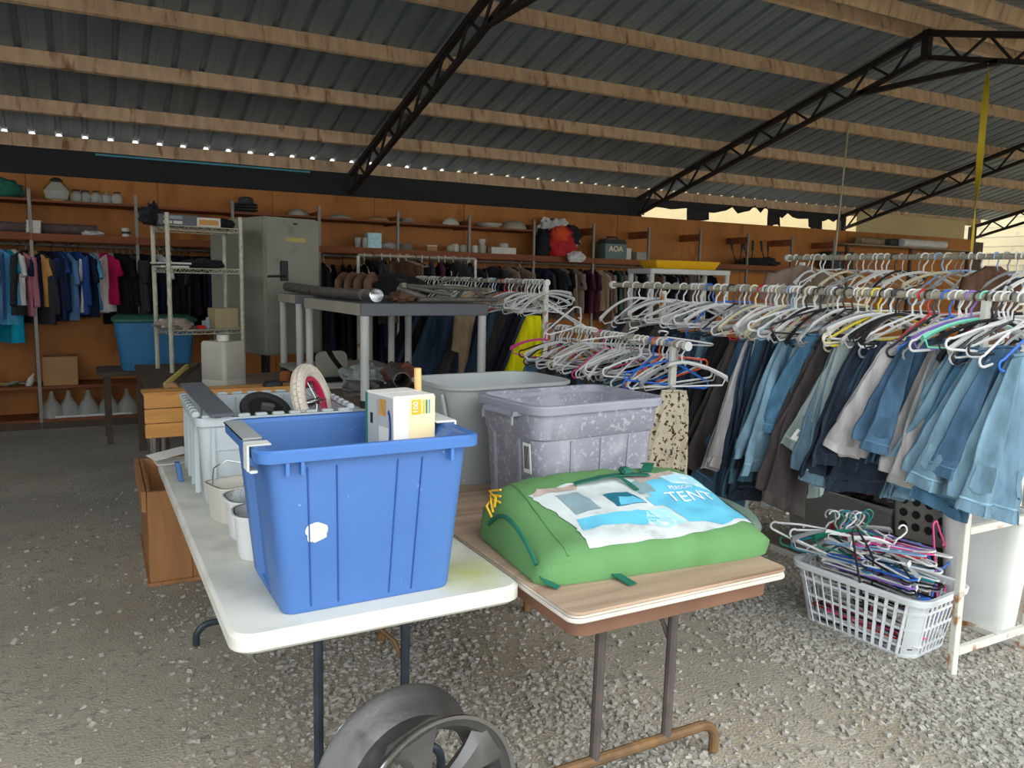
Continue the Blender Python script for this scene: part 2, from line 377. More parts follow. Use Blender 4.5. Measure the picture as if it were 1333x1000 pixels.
# back wall: stained plywood sheets
wall = struct(MB().box(X0, X1-.1, WALL_Y+.012, WALL_Y+.05, 0, 2.5).build('wall_back', M['darkwood'], smooth=0))
sheet = MB().box(-.607, .607, 0, .012, 0, 2.53).mesh('plywood_sheet', M['ply'], smooth=0)
k = 0; x = X0+.61
while x < X1-.6:
    put('plywood_sheet', sheet, wall, (x, WALL_Y + .003*(k % 2), .01)); x += 1.22; k += 1
struct(MB().box(X0-.05, X0, 1.6, WALL_Y+.05, 0, 2.8).build('wall_left', M['darkwood'], smooth=0))  # unseen side wall, set this close to cut light in the left back
struct(MB().box(17.3, 17.5, -6, 16, 0, 6.).build('wall_right', mat('cream_block_wall', C(228, 214, 176), .85, var=.05, scale=2,
       spots=(C(206, 190, 150), .62, 3, .1)), smooth=0))
# thin mortar courses on the far cream wall
wr = bpy.data.objects['wall_right']
crs = MB().box(0, .01, -6, 16, 0, .012).mesh('mortar_course', M['edgeboard'], smooth=0)
for k in range(26): put('mortar_course', crs, wr, (17.292, 0, .3+k*.2))
struct(MB().box(6, 17.3, 13.2, 13.4, 0, 5.5).build('wall_outside', M['cream'], smooth=0))

# black tarp closing the gap above the plywood, torn towards the right end
def tarp(xa, xb, zlo, zhi, seed, ragged=0.):
    b = MB(); n = max(4, int((xb-xa)/.12)); rnd = random.Random(seed); vs = []; fs = []
    for i in range(n+1):
        x = xa+(xb-xa)*i/n
        zl = zlo + (ragged*abs(nval(x*4, seed)) if ragged else 0)
        for j, z in enumerate((zl, (zl+zhi)/2, zhi)):
            vs.append((x, WALL_Y+.10+.02*nval(x*1.7, j*2, seed)+(.012 if j == 1 else 0), z))
    for i in range(n):
        for j in range(2): a = i*3+j; fs.append((a, a+3, a+4, a+1))
    b.add(vs, fs); return b
t = thing('wall_tarp', 'black plastic tarp closing the gap between plywood wall and roof', 'tarp', (0, 0, 2.5)); 
def tp(b, name, m_=None): o = b.build(name, m_ or M['tarp'], t); o.location = (0, 0, -2.5); return o
tp(tarp(X0, 7.25, 2.46, 2.825, 1), 'tarp_sheet')
tp(tarp(7.2, 11.75, 2.68, 2.825, 5, .30), 'torn_tarp_edge')
for xx, w in ((7.15, .28), (8.25, .45), (9.95, .3), (10.9, .35)): tp(tarp(xx, xx+w, 2.52+.04*w, 2.825, int(xx*10), .2), 'hanging_shred')
b = MB().box(.2, 2.45, WALL_Y+.05, WALL_Y+.055, 2.785, 2.805); b.xf(Matrix.Shear('XZ', 4, (0, 0))); tp(b, 'blue_edge_strip', M['bluestrip'])
tag(MB().box(12.1, 15.2, WALL_Y+.08, WALL_Y+.1, 2.50, 2.9).build('eave_board', M['cream'], smooth=0), 'pale bare board filling the gap under the eave at the right end', 'board')

# roof: ribbed galvanised sheets on both slopes
ceil_ = struct(thing('ceiling', None, None, (0, 0, 2.9)))
PUR_H = .135
def roof_mesh(ya, yb, name):
    prof = []
    for k in range(4):
        x = k*.24
        for dx, dz in ((0, 0), (.08, 0), (.097, .03), (.128, .03), (.145, 0), (.19, 0), (.195, .004), (.205, .004), (.21, 0)): prof.append((x+dx, dz))
    prof.append((.96, 0)); b = MB(); vs = []; fs = []
    for x, dz in prof:
        for y in (ya, yb): vs.append((x, y, chord_z(y)+PUR_H+.002+dz))
    for i in range(len(prof)-1): a = 2*i; fs.append((a, a+2, a+3, a+1))
    me = bpy.data.meshes.new(name); me.from_pydata(vs, [], fs); me.materials.append(M['galv']); return me
rf = roof_mesh(RIDGE_Y, EAVE_F-.012, 'roof_sheet'); rn = roof_mesh(EAVE_N, RIDGE_Y, 'roof_sheet')
x = X0
while x < X1-.05:
    for me in (rf, rn): put('roof_sheet', me, ceil_, (x, 0, -2.9))
    x += .96

# purlins
ORD = ['lowest', 'second', 'third', 'fourth', 'fifth']
def purlin(y, label):
    z = chord_z(y); sl = math.atan(SLOPE)*(1 if y < RIDGE_Y else -1)
    b = MB(); n = 34; loops = []; rnd = random.Random(int(y*100))
    for i in range(n+1):
        x = X0+(X1-X0)*i/n; j = .004*nval(x*3, y); loops.append([(x, -.02, 0+j), (x, .02, 0+j), (x, .02, PUR_H), (x, -.02, PUR_H)])
    b.loft(loops)
    return tag(b.build('roof_purlin', M['purlin'], loc=(0, y, z), rot=(sl, 0, 0), smooth=0), label, 'roof beam', 'timber purlins under the metal roof')
for k, y in enumerate((9.72, 8.93, 8.05, 7.16, 6.27)):
    purlin(y, ('rough-sawn timber purlin lying along the top of the black tarp, lowest of the far slope' if k == 0 else
               f'rough-sawn timber purlin, {ORD[k]} up from the black tarp on the far roof slope'))
purlin(5.34, 'timber ridge purlin on the far side of the roof ridge'); purlin(5.06, 'timber ridge purlin on the near side of the roof ridge')
for k, y in enumerate((4.2, 3.33, 2.45, 1.57, .76)):
    purlin(y, ['timber purlin next to the ridge on the near roof slope', 'timber purlin second from the ridge on the near roof slope', 'timber purlin third from the ridge on the near roof slope', 'timber purlin last but one before the open eave',
               'timber purlin at the edge of the open eave'][k])

# lattice trusses
def truss(X, label):
    t = thing('roof_truss', label, 'truss', (X, WALL_Y+.2, 0), group='black steel roof trusses')
    off = Vector((-X, -(WALL_Y+.2), 0))
    def part(name, b, **kw): o = b.build(name, M['truss'], t, **kw); o.location = off; return o
    D = .235
    for sgn, ye in ((1, EAVE_F-.02), (-1, EAVE_N+.1)):
        y0 = RIDGE_Y
        part('top_chord', MB().bar((X, y0, chord_z(y0)-.03), (X, ye, chord_z(ye)-.03), .06, .055), smooth=0)
        part('bottom_chord', MB().bar((X, y0, chord_z(y0)-D-.02), (X, ye, chord_z(ye)-D-.02), .05, .045), smooth=0)
        n = 17; L = abs(ye-y0)-.25
        for k in range(n):
            ya = y0+sgn*(.12+L*k/n); yb = y0+sgn*(.12+L*(k+1)/n)
            za = chord_z(ya)-(.03 if k % 2 == 0 else D+.02); zb = chord_z(yb)-(D+.02 if k % 2 == 0 else .03)
            part('web_strut', MB().bar((X, ya, za), (X, yb, zb), .022, .022), smooth=0)
    part('king_post', MB().box(X-.035, X+.035, RIDGE_Y-.035, RIDGE_Y+.035, RIDGE_Z-D-.05, RIDGE_Z), smooth=0)
    part('collar_brace', MB().bar((X, RIDGE_Y+.72, chord_z(RIDGE_Y+.72)-D-.03), (X, RIDGE_Y-.72, chord_z(RIDGE_Y-.72)-D-.03), .05, .05), smooth=0)
    part('post', MB().box(X-.06, X+.06, WALL_Y+.12, WALL_Y+.22, 0, chord_z(WALL_Y+.17)-.02), smooth=0)
    part('post', MB().box(X-.06, X+.06, EAVE_N+.1, EAVE_N+.2, 0, chord_z(EAVE_N+.15)-.02), smooth=0)
    return t
truss(-1.45, 'black steel lattice truss beyond the left end of the plywood shelves')
truss(2.96, 'black steel lattice truss rising over the tall grey cabinet')
truss(7.34, 'black steel lattice truss with collar brace where the yellow strap hangs')
truss(11.8, 'black steel lattice truss meeting the wall where bare pale board begins')
truss(15.6, 'black steel lattice truss at the open right end against the cream wall')

# rope and strap
b = MB(); a = Vector((8.64, 7.12, 3.56)); c = PY(1087, 332, 6.9)
b.tube([a.lerp(c, k/10) for k in range(11)], .011, 6); b.tube([a+Vector((math.cos(q)*.02, -.03, math.sin(q)*.03)) for q in np.linspace(0, 6, 12)], .008, 5)
tag(b.build('hanging_rope', M['rope']), 'pale cord tied to a purlin and hanging down over the clothes rails', 'rope')
b = MB(); loops = []; top = Vector((7.34, 4.57, 3.60))
for k in range(25):
    q = k/24; z = 3.60-q*1.72; an = .35+2.6*math.sin(q*PI*1.6)*.6+q*1.5; w = .028
    p = Vector((7.34, 4.57, z)); d = Vector((math.cos(an), math.sin(an), 0)); e = Vector((-d.y, d.x, 0))
    loops.append([p+d*w+e*.0015, p-d*w+e*.0015, p-d*w-e*.0015, p+d*w-e*.0015])
b.loft(loops); tag(b.build('hanging_strap', M['strap']), 'twisted yellow webbing strap hanging from the roof truss', 'strap')

# ================================================================== SHELVING ALONG THE BACK WALL
SH_Y = 9.11
sh = thing('board_shelving', 'long brown board shelving on slotted steel uprights along the plywood wall', 'shelving', (0, SH_Y, 0))
def shp(name, b, m_, **kw): o = b.build(name, m_, sh, **kw); o.location = (0, -SH_Y, 0); return o
UPX = [-2.28, -1.34, -.40, .534, 1.477, 2.416, 3.36, 4.30, 5.23, 6.165, 7.105, 8.053, 9.0, 9.94, 10.9]
upm = MB().box(-.015, .015, -.015, .015, 0, 2.36)
for k in range(44): upm.box(-.005, .005, -.0162, -.015, .1+k*.05, .125+k*.05)
upm = upm.mesh('upright', M['steelpost'], smooth=0)
brm = MB().box(-.012, .012, .0, .44, 2.20, 2.30).mesh('end_brace', M['shelfwood'], smooth=0)
for i, x in enumerate(UPX):
    put('upright', upm, sh, (x, 0, 0))
    if i > 4: put('end_brace', brm, sh, (x-.01, .0, .0))
TOPZ, MIDZ, RODZ = 2.25, 1.925, 1.84
for i in range(len(UPX)-1):
    a, c = UPX[i]+.003, UPX[i+1]-.003; dz = -.006*i
    if i < 8: shp('shelf_board', MB().box(a, c, SH_Y-.01, WALL_Y, TOPZ+dz, TOPZ+.022+dz), M['shelfwood'], smooth=0)
    shp('shelf_board', MB().box(a, c, SH_Y-.012, WALL_Y, MIDZ+dz, MIDZ+.022+dz), M['shelfwood'], smooth=0)
    shp('shelf_lip', MB().box(a, c, SH_Y-.02, SH_Y-.012, MIDZ-.05+dz, MIDZ+.022+dz), M['shelfwood'], smooth=0)
    shp('shelf_board', MB().box(a, c, SH_Y-.01, WALL_Y, .405, .43), M['shelfwood'], smooth=0)
    shp('shelf_board', MB().box(a, c, SH_Y-.01, WALL_Y, .07, .095), M['shelfwood'], smooth=0)
    shp('kick_board', MB().box(a, c, SH_Y-.02, SH_Y, .0, .07), M['darkwood'], smooth=0)
shp('hanging_rail', MB().tube([(UPX[0], SH_Y+.15, RODZ), (UPX[-1], SH_Y+.15, RODZ-.06)], .013, 8), M['steelpost'])
def rodz(x): return RODZ-.06*(x-UPX[0])/(UPX[-1]-UPX[0])
def topz(x): return TOPZ+.022-.006*max(0, sum(1 for u in UPX if u <= x)-1)
def midz(x): return MIDZ+.022-.006*max(0, sum(1 for u in UPX if u <= x)-1)
# ================================================================== TABLES
TZ = .74
def slab(w, d, r, z0, z1, e=.008):
    return MB().loft([rr(w-2*e, d-2*e, r, z0), rr(w, d, r, z0+e), rr(w, d, r, z1-e), rr(w-2*e, d-2*e, r, z1)])
def arc_foot(x0, x1, y, z):                                   # bar along X with both ends bent down to the ground
    pts = [(x0, y, .012)]
    for k in range(6): a = PI/2*k/5; pts.append((x0+.06*(1-math.cos(a)), y, z-.06+.06*math.sin(a)))
    for k in range(6): a = PI/2*(1-k/5); pts.append((x1-.06*(1-math.cos(a)), y, z-.06+.06*math.sin(a)))
    pts.append((x1, y, .012)); return pts

# white folding table
WX, WY, WW, WL = .642, 2.78, .755, 1.99
t = thing('folding_table', 'white plastic folding table with rounded corners under the blue bin', 'table', (WX, WY, 0))
slab(WW, WL, .05, TZ-.048, TZ, .009).build('tabletop', M['tablewhite'], t)
MB().loft([rr(WW-.10, WL-.10, .04, TZ-.066), rr(WW-.08, WL-.08, .05, TZ-.048)]).build('underframe', M['tablewhite'], t)
for yy in (-.62, .62):
    for xx in (-.085, .18): MB().tube([(xx, yy, TZ-.06), (xx-.004, yy, .09)], .0145, 10).build('leg', M['darkpaint'], t)
    MB().tube(arc_foot(-.28, .30, yy, .10), .0145, 10).build('foot_bar', M['darkpaint'], t)
    s = 1 if yy < 0 else -1
    MB().tube([(.02, yy+s*.03, TZ-.066), (.025, yy+s*.03, .60), (.05, yy+s*.03, .565), (.15, yy+s*.02, .46), (.174, yy+s*.012, .40)], .0075, 6).build('brace', M['rust'], t)
# hook of the brace
# brown folding table with a loose worn board on top
BX, BY, BW, BL = 1.405, 2.475, .75, 1.83
t = thing('folding_table', 'brown folding table with worn split top and rusty legs under the tent bag', 'table', (BX, BY, 0))
b = MB().loft([rr(BW-.07, BL-.08, .04, TZ-.085), rr(BW-.06, BL-.07, .05, TZ-.03)]); b.build('apron', M['brownsteel'], t)
slab(BW, BL, .035, TZ-.03, TZ-.018, .003).build('lower_ply', M['edgeboard'], t)
slab(BW-.004, BL-.006, .033, TZ-.017, TZ-.008, .002).build('middle_ply', M['edgeboard'], t)
slab(BW, BL, .035, TZ-.008, TZ, .002).build('tabletop', M['laminate'], t)
for yy in (-.635, .635):
    for xx in (-.085, .19): MB().tube([(xx, yy, TZ-.08), (xx-.012, yy, .115)], .0165, 10).build('leg', M['greytube'], t)
    MB().tube(arc_foot(-.33, .385, yy, .115), .017, 10).build('foot_bar', M['rust'], t)
    s = 1 if yy < 0 else -1
    MB().tube([(.02, yy+s*.03, TZ-.085), (.06, yy+s*.03, .62), (.15, yy+s*.025, .53), (.182, yy+s*.012, .44)], .0075, 6).build('brace', M['greytube'], t)
# long plywood table behind, carrying the plastic shelf units
t = thing('work_table', 'broad brown plywood table under the plastic shelf units', 'table', (1.81, 5.2, 0))
slab(1.5, 3.5, .02, TZ-.03, TZ, .003).build('tabletop', M['browntop'], t)
for xx in (-.7, .7):
    for yy in (-1.65, 0, 1.65): MB().box(xx-.035, xx+.035, yy-.035, yy+.035, 0, TZ-.03).build('leg', M['darkwood'], t, smooth=0)
for xx in (-.7, .7): MB().box(xx-.02, xx+.02, -1.62, 1.62, TZ-.11, TZ-.03).build('side_rail', M['darkwood'], t, smooth=0)

# slatted bench behind the white table
t = thing('slatted_bench', 'varnished pine slatted bench end on tubular steel legs behind the grey tote', 'bench', (.75, 5.10, 0), rz=math.radians(1))
for k in range(3): MB().box(-.45, .45, -.012, .012, .589+k*.089, .673+k*.089).build('slat', M['pine'], t, bevel=.004)
for k in range(2): MB().box(-.45, .45, .02+k*.10, .115+k*.10, .835, .857).build('slat', M['pine'], t, bevel=.004)
for xx in (-.40, -.35, .38): MB().tube([(xx, .03, .84), (xx, .035, .0)], .013, 8).build('leg', M['steelpost'], t)
for xx in (-.40, .38): MB().tube([(xx, .20, .834), (xx, .20, .0)], .013, 8).build('leg', M['steelpost'], t)
# dark low table carrying the wire rack, with scrap on it
t = thing('junk_table', 'dark timber table carrying the wire rack and scrap wood', 'table', (.70, 6.56, 0))
slab(.62, 2.36, .01, .72, .76, .003).build('tabletop', M['darkwood'], t)
for xx in (-.27, .27):
    for yy in (-1.1, 1.1): MB().box(xx-.03, xx+.03, yy-.03, yy+.03, 0, .72).build('leg', M['darkwood'], t, smooth=0)
t = thing('low_bench', 'dark low bench under the steel-blue tote by the wall rail', 'bench', (.6, 8.3, 0))
MB().box(-.5, .5, -.3, .3, .63, .67).build('seat_board', M['darkwood'], t, bevel=.004)
for xx in (-.42, .42):
    for yy in (-.24, .24): MB().box(xx-.025, xx+.025, yy-.025, yy+.025, 0, .63).build('leg', M['darkwood'], t, smooth=0)

# open wooden crate on the gravel beside the white table
t = thing('wooden_crate', 'open-topped rough wooden crate standing on the gravel beside the white table', 'crate', (.56, 4.61, 0), rz=math.radians(-1))
cw, cd, ch = .62, .82, .485
for k, (a, c) in enumerate(((-.31, -.11), (-.108, .10), (.102, .31))):
    MB().box(a, c, -cd/2, -cd/2+.02, .02, ch).build('plank', M['cratewood'], t, bevel=.003)
    MB().box(a, c, cd/2-.02, cd/2, .02, ch).build('plank', M['cratewood'], t, bevel=.003)
for k in range(2):
    for xx in (-.31, .29): MB().box(xx, xx+.02, -cd/2+.022, cd/2-.022, .03+k*.24, .26+k*.225).build('plank', M['cratewood'], t, bevel=.003)
MB().box(-.32, .32, -cd/2-.01, cd/2+.01, 0, .02).build('base_board', M['cratewood'], t, bevel=.003)
for xx in (-.335, .315): MB().box(xx, xx+.022, -cd/2, cd/2, ch-.1, ch+.004).build('batten', M['cratewood'], t, bevel=.003)

# ================================================================== ON THE WHITE TABLE
# blue bin
bx = thing('storage_bin', 'large blue plastic storage bin with white sticker on the white table', 'bin', (.613, 2.04, TZ+.001), rz=math.radians(.5))
def bin_loop(w, d, r, z, notch):                             # end walls step in between the corners
    pts = []
    for (x, y, zz) in rr(w, d, r, z, 5):
        pts.append((x, y, zz))
    # order: +x+y, -x+y, -x-y, +x-y ; insert notch points on the left (-x) and right (+x) ends
    n = 6; out = pts[:2*n]
    out += [(-w/2, d*.30, z), (-w/2+notch, d*.27, z), (-w/2+notch, -d*.10, z), (-w/2, -d*.13, z)]
    out += pts[2*n:]
    out += [(w/2, -d*.27, z), (w/2-notch, -d*.24, z), (w/2-notch, d*.24, z), (w/2, d*.27, z)]
    return out
H = .418
lv = [(.435, .36, 0.0, .0), (.443, .368, .012, .018), (.505, .425, H-.05, .02), (.508, .428, H-.01, .0)]
lo = [bin_loop(w, d, .03, z, nn) for w, d, z, nn in lv]
li = [bin_loop(w-.008, d-.008, .028, max(z, .008), nn) for w, d, z, nn in reversed(lv)]
MB().loft(lo+li).build('body', M['bluebin'], bx, smooth=30)
MB().loft([rr(.508, .428, .03, H-.032), rr(.562, .47, .035, H-.030), rr(.566, .474, .04, H-.006), rr(.555, .465, .04, H), rr(.505, .425, .03, H-.001), rr(.499, .419, .028, H-.03)], False, False).build('rim', M['blueparts'], bx)
for xx, tl in ((-.165, .012), (-.095, .004), (.06, .006), (.125, .001)):
    b = MB(); fy0 = -.184; fy1 = -.2125
    b.bar((xx*.86-tl, fy0-.0005, .015), (xx, fy1-.0005, H-.05), .0035, .003, up=(0, 1, 0)); b.build('moulded_line', M['boxblue'], bx, smooth=0)
for xx in (-.215, -.20+.02, .20):
    MB().box(xx-.004, xx+.004, -.232, -.212, H-.062, H-.03).build('gusset', M['blueparts'], bx, smooth=0)
pts = []
for k in range(22): a = 2*PI*k/22; q = .026*(1+.28*nval(math.cos(a)*2, math.sin(a)*2, 9)); pts.append((-.142+q*1.05*math.cos(a), -.1985-.0012+.0725*(q*math.sin(a)), .205+q*math.sin(a)))
b = MB(); b.add([(x_, -.184-(z_-.012)*.0779-.0022, z_) for x_, y_, z_ in pts], [tuple(range(22))])
o = b.build('sticker', mat('peeled_sticker', C(202, 204, 194), .7, var=.12, scale=40, spots=(C(192, 194, 178), .55, 60, .1)), bx, smooth=0); o['label'] = 'torn round white sticker'
# grey-white handle clip on the left end of the rim
b = MB(); b.box(-.290, -.235, -.165, -.115, H+.0005, H+.004); b.box(-.292, -.287, -.165, -.115, H-.06, H+.004); b.box(-.287, -.268, -.165, -.115, H-.064, H-.057)
b.build('handle', M['whitepl'], bx, bevel=.002)
b = MB(); b.box(.235, .292, -.05, .10, H+.0005, H+.006); b.box(.289, .295, -.05, .10, H-.06, H+.006); b.build('handle', M['whitepl'], bx, bevel=.002)
b = MB(); b.box(-.292, -.240, -.10, .17, H+.0005, H+.008); b.build('grey_handle_grip', M['greybin'], bx, bevel=.006)

# carton standing in the bin
def face_panel(parent, name, m_, o_, ux, uz, x0, x1, z0, z1, off=.0008):
    o_ = Vector(o_); ux = Vector(ux); uz = Vector(uz); nrm = ux.cross(uz).normalized()*off
    b = MB(); b.add([o_+ux*x0+uz*z0+nrm, o_+ux*x1+uz*z0+nrm, o_+ux*x1+uz*z1+nrm, o_+ux*x0+uz*z1+nrm], [(0, 1, 2, 3)])
    return b.build(name, m_, parent, smooth=0)
def carton(name, label, cat, loc, w, d, h, rz, m_, group=None, flaps=True):
    t = thing(name, label, cat, loc, rz, group)
    MB().box(-w/2, w/2, -d/2, d/2, 0, h).build('box_body', m_, t, bevel=.002)
    if flaps:
        MB().box(-w/2+.003, w/2-.003, -d/2+.002, -.002, h+.0005, h+.003).build('flap', m_, t, smooth=0)
        MB().box(-w/2+.003, w/2-.003, .002, d/2-.002, h+.0005, h+.003).build('flap', m_, t, smooth=0)
    return t
bz = TZ+.012
ct = carton('product_carton', 'white and cream product carton with yellow 100 panel standing in the blue bin', 'box', (.772, 2.075, bz), .13, .16, .485, math.radians(9), M['boxwhite'])
F = ((-.065, -.08, 0), (1, 0, 0), (0, 0, 1)); Lf = ((-.065, .08, 0), (0, -1, 0), (0, 0, 1))
face_panel(ct, 'cream_panel', M['boxcream'], *F, .047, .129, .0, .484)
face_panel(ct, 'yellow_panel', M['boxyellow'], *F, .055, .085, .435, .476, .0016)
for k in range(3): face_panel(ct, 'small_print', [M['boxyellow'], M['boxgreen'], M['labelgrey']][k], *F, .090+k*.009, .096+k*.009, .436, .474, .0016)
tm = text_mesh('lettering', '100', .022, M['print_white'])
put('lettering', tm, ct, (.0025, -.0825, .455), rot=(PI/2, PI/2*-1, 0))
face_panel(ct, 'grey_side', M['boxgrey'], *Lf, .0, .16, 0, .484)
face_panel(ct, 'green_edge', M['boxgreen'], *Lf, .0, .014, 0, .484, .0016)
face_panel(ct, 'orange_print', mat('orange_print', C(206, 150, 70), .5, var=.2, scale=60), *Lf, .085, .12, .43, .475, .0016)
face_panel(ct, 'brown_print', M['labeltan'], *Lf, .068, .08, .41, .47, .0016)
face_panel(ct, 'black_print', M['ink'], *Lf, .03, .045, .40, .43, .0016)
b = MB(); pts = [(.155+.016*math.cos(a), .395+.055*math.sin(a)) for a in np.linspace(-1.9, 1.9, 16)]+[(.150+.009*math.cos(a), .395+.043*math.sin(a)) for a in np.linspace(1.9, -1.9, 16)]
b.add([(-.065-.0018, .08-u*.88, z) for u, z in pts], [tuple(range(32))]); b.build('blue_swoosh', M['boxblue'], ct, smooth=0)
face_panel(ct, 'shipping_label', M['paper'], *Lf, .08, .135, .30, .40, .0016)
for k in range(7): face_panel(ct, 'barcode_bar', M['ink'], *Lf, .088+k*.0065, .0905+k*.0065+(k % 3)*.001, .305, .355-(k % 2)*.01, .0022)
tag(MB().tube([(.868, 2.165, TZ+.012), (.862, 2.155, 1.0), (.850, 2.14, 1.297)], [.0105]*3, 12).build('wooden_dowel', M['dowel']), 'round wooden stick standing behind the carton in the blue bin', 'stick')

# pale grey tote with interlocking rim
tt = thing('grey_tote', 'pale grey ribbed tote at the far end of the white table', 'bin', (.62, 3.20, TZ+.001), rz=math.radians(-1.2))
TH = .315; tw0, td0, tw1, td1 = .50, .52, .555, .58
hollow([(tw0, td0, 0), (tw0+.006, td0+.006, .01), (tw1-.012, td1-.012, TH-.03), (tw1-.012, td1-.012, TH)], .006, .03).build('body', M['tote'], tt)
MB().loft([rr(tw1-.01, td1-.01, .03, TH-.03), rr(tw1+.012, td1+.012, .035, TH-.03), rr(tw1+.012, td1+.012, .035, TH), rr(tw1-.024, td1-.024, .03, TH)], False, False).build('rim', M['tote'], tt)
for k in range(9):                                            # tabs along the rim
    xx = -.24+k*.06
    for yy in (-td1/2, td1/2): MB().box(xx-.021, xx+.021, yy-.012, yy+.012, TH+.0005, TH+.011).build('rim_tab', M['tote'], tt, bevel=.003)
for k in range(8):
    yy = -.24+k*.068
    for xx in (-tw1/2, tw1/2): MB().box(xx-.013, xx+.013, yy-.024, yy+.024, TH+.0005, TH+.02).build('rim_tab', M['tote'], tt, bevel=.004)
for xx in (-.225, -.07, .07, .225): MB().box(xx-.008, xx+.008, -td1/2+.001, -td1/2+.017, .03, TH-.03).build('wall_rib', M['tote'], tt, bevel=.003)
for zz in (.09, .20): MB().box(-.225, .225, -td1/2+.006, -td1/2+.02, zz-.007, zz+.007).build('wall_rib', M['tote'], tt, bevel=.003)
for yy in (-.2, -.07, .07, .2): MB().box(-tw1/2-.004, -tw1/2+.014, yy-.01, yy+.01, .03, TH-.03).build('wall_rib', M['tote'], tt, bevel=.003)
for xx in np.linspace(-.2, .2, 7): MB().box(xx-.003, xx+.003, td1/2-.026, td1/2-.012, .04, TH-.01).build('inner_rib', M['tote'], tt, smooth=0)
tag(MB().bar(PZ(249, 500, 1.13), PZ(290, 541, 1.068), .085, .012).build('dark_plank', M['pshelf'], bevel=.002), 'dark grey flat board laid across the rim of the grey tote', 'board')
# dark small wheel and ivory tyre inside the tote
def torus(R, r, n=28, m_=10):
    b = MB(); b.tube([(R*math.cos(2*PI*k/n), R*math.sin(2*PI*k/n), 0) for k in range(n)], r, m_, closed=True); return b
w = thing('loose_tyre', 'small black wheel lying in the grey tote', 'wheel', (.62, 3.16, 1.03), rot=(math.radians(34), math.radians(12), 0)); w.scale = (.8, .8, .8)
torus(.105, .024).build('tyre', M['rubber'], w)
MB().lathe([(.02, -.012), (.08, -.010), (.082, .010), (.02, .014), (.0, .014)], 20).build('rim_disc', M['black'], w)
MB().box(-.03, .03, -.012, .012, -.02, .045).build('bracket', M['steelpost'], w, bevel=.003)
w = thing('bicycle_tyre', 'small bicycle wheel with knobbly ivory tyre and pink rim leaning out of the grey tote', 'wheel', (.79, 3.10, 1.065), rot=(math.radians(74), math.radians(8), math.radians(52)))
torus(.125, .026, 32, 10).build('tyre', M['whitetire'], w)
kn = MB().box(-.006, .006, -.011, .011, -.003, .004).mesh('knob', M['whitetire'], smooth=0)
for k in range(40):
    for s_, an in ((-1, -.55), (0, 0), (1, .55)):
        a = 2*PI*(k+.5*(s_ == 0))/40; rad = .125+.026*math.cos(an)
        o = put('tread_knob', kn, w, (rad*math.cos(a), rad*math.sin(a), .026*math.sin(an)))
        o.rotation_euler = (Matrix.Rotation(a, 3, 'Z') @ Matrix.Rotation(PI/2-an, 3, 'Y')).to_euler()
MB().loft([[(r_*math.cos(2*PI*k/28), r_*math.sin(2*PI*k/28), z_) for k in range(28)] for r_, z_ in ((.100, -.014), (.088, -.012), (.086, .012), (.100, .014), (.100, -.014))], False, False).build('rim', M['pinkrim'], w)
MB().lathe([(.0, -.03), (.014, -.03), (.014, .03), (.0, .03)], 12).build('hub', M['chrome'], w)
sp = MB().tube([(.012, 0, .015), (.09, 0, 0)], .0012, 4).mesh('spoke', M['chrome'])
for k in range(14): put('spoke', sp, w, (0, 0, 0), rz=2*PI*k/14)
MB().tube([(0, 0, -.055), (0, 0, .055)], .005, 8).build('axle', M['chrome'], w)
# blue clip hanging off the tote and loose papers
tag(MB().loft([rr(.02, .035, .006, z, 2, -.004*k, 0) for k, z in enumerate((0, .03, .06, .075))]).build('blue_clip', M['bluebin'], loc=(.318, 3.33, .742)), 'small blue plastic clip hanging on the left side of the grey tote', 'clip')
# tubs left of the blue bin
def tub(name, label, loc, w, d, h, rz, m_, r=.04, bail=False):
    t = thing(name, label, 'tub', loc, rz)
    hollow([(w*.82, d*.82, 0), (w*.86, d*.86, .01), (w*.97, d*.97, h-.02), (w, d, h-.018), (w, d, h)], .004, r).build('body', m_, t)
    MB().loft([rr(w, d, r, h-.006), rr(w+.012, d+.012, r+.005, h-.006), rr(w+.012, d+.012, r+.005, h), rr(w-.008, d-.008, r, h)], False, False).build('lip', m_, t)
    if bail: MB().tube([(-w/2, 0, h-.01), (-w/2+.02, .03, h+.05), (0, .05, h+.065), (w/2-.02, .03, h+.05), (w/2, 0, h-.01)], .0025, 6).build('wire_bail', M['chrome'], t)
    return t
tub('square_tub', 'square cream plastic tub behind the blue bin beside the tote', (.425, 2.73, TZ+.001), .15, .15, .125, .3, M['tub'], .03, True)
tub('white_tub', 'white plastic tub holding a clear crumpled bag beside the blue bin', (.445, 2.52, TZ+.001), .155, .17, .13, .1, M['bucket'], .06)
tub('white_tub', 'white plastic bucket squeezed against the left end of the blue bin', (.435, 2.33, TZ+.001), .15, .16, .135, -.1, M['bucket'], .06)
def crumple(name, label, cat, loc, s, m_, seed, amp=.35, n=14, group=None, rough_=3.):
    b = MB(); loops = []
    for i in range(1, n):
        th = PI*i/n; lp = []
        for k in range(2*n):
            ph = 2*PI*k/(2*n); d = Vector((math.sin(th)*math.cos(ph), math.sin(th)*math.sin(ph), math.cos(th)))
            q = 1+amp*noise.noise(d*rough_+Vector((seed, seed*.7, 0)))+amp*.5*noise.noise(d*rough_*2.3+Vector((0, seed, 0)))
            p = d*q; lp.append((p.x*s[0], p.y*s[1], max(p.z, -.75)*s[2]))
        loops.append(lp)
    b.loft(loops); zm = min(v[2] for v in b.v); b.v = [(x, y, z-zm) for x, y, z in b.v]
    return tag(b.build(name, m_, loc=loc, smooth=50), label, cat, group)
crumple('crumpled_bag', 'clear crumpled plastic bag stuffed into the white tub', 'bag', (.45, 2.52, .80), (.055, .06, .06), M['clearbag'], 4, .6)
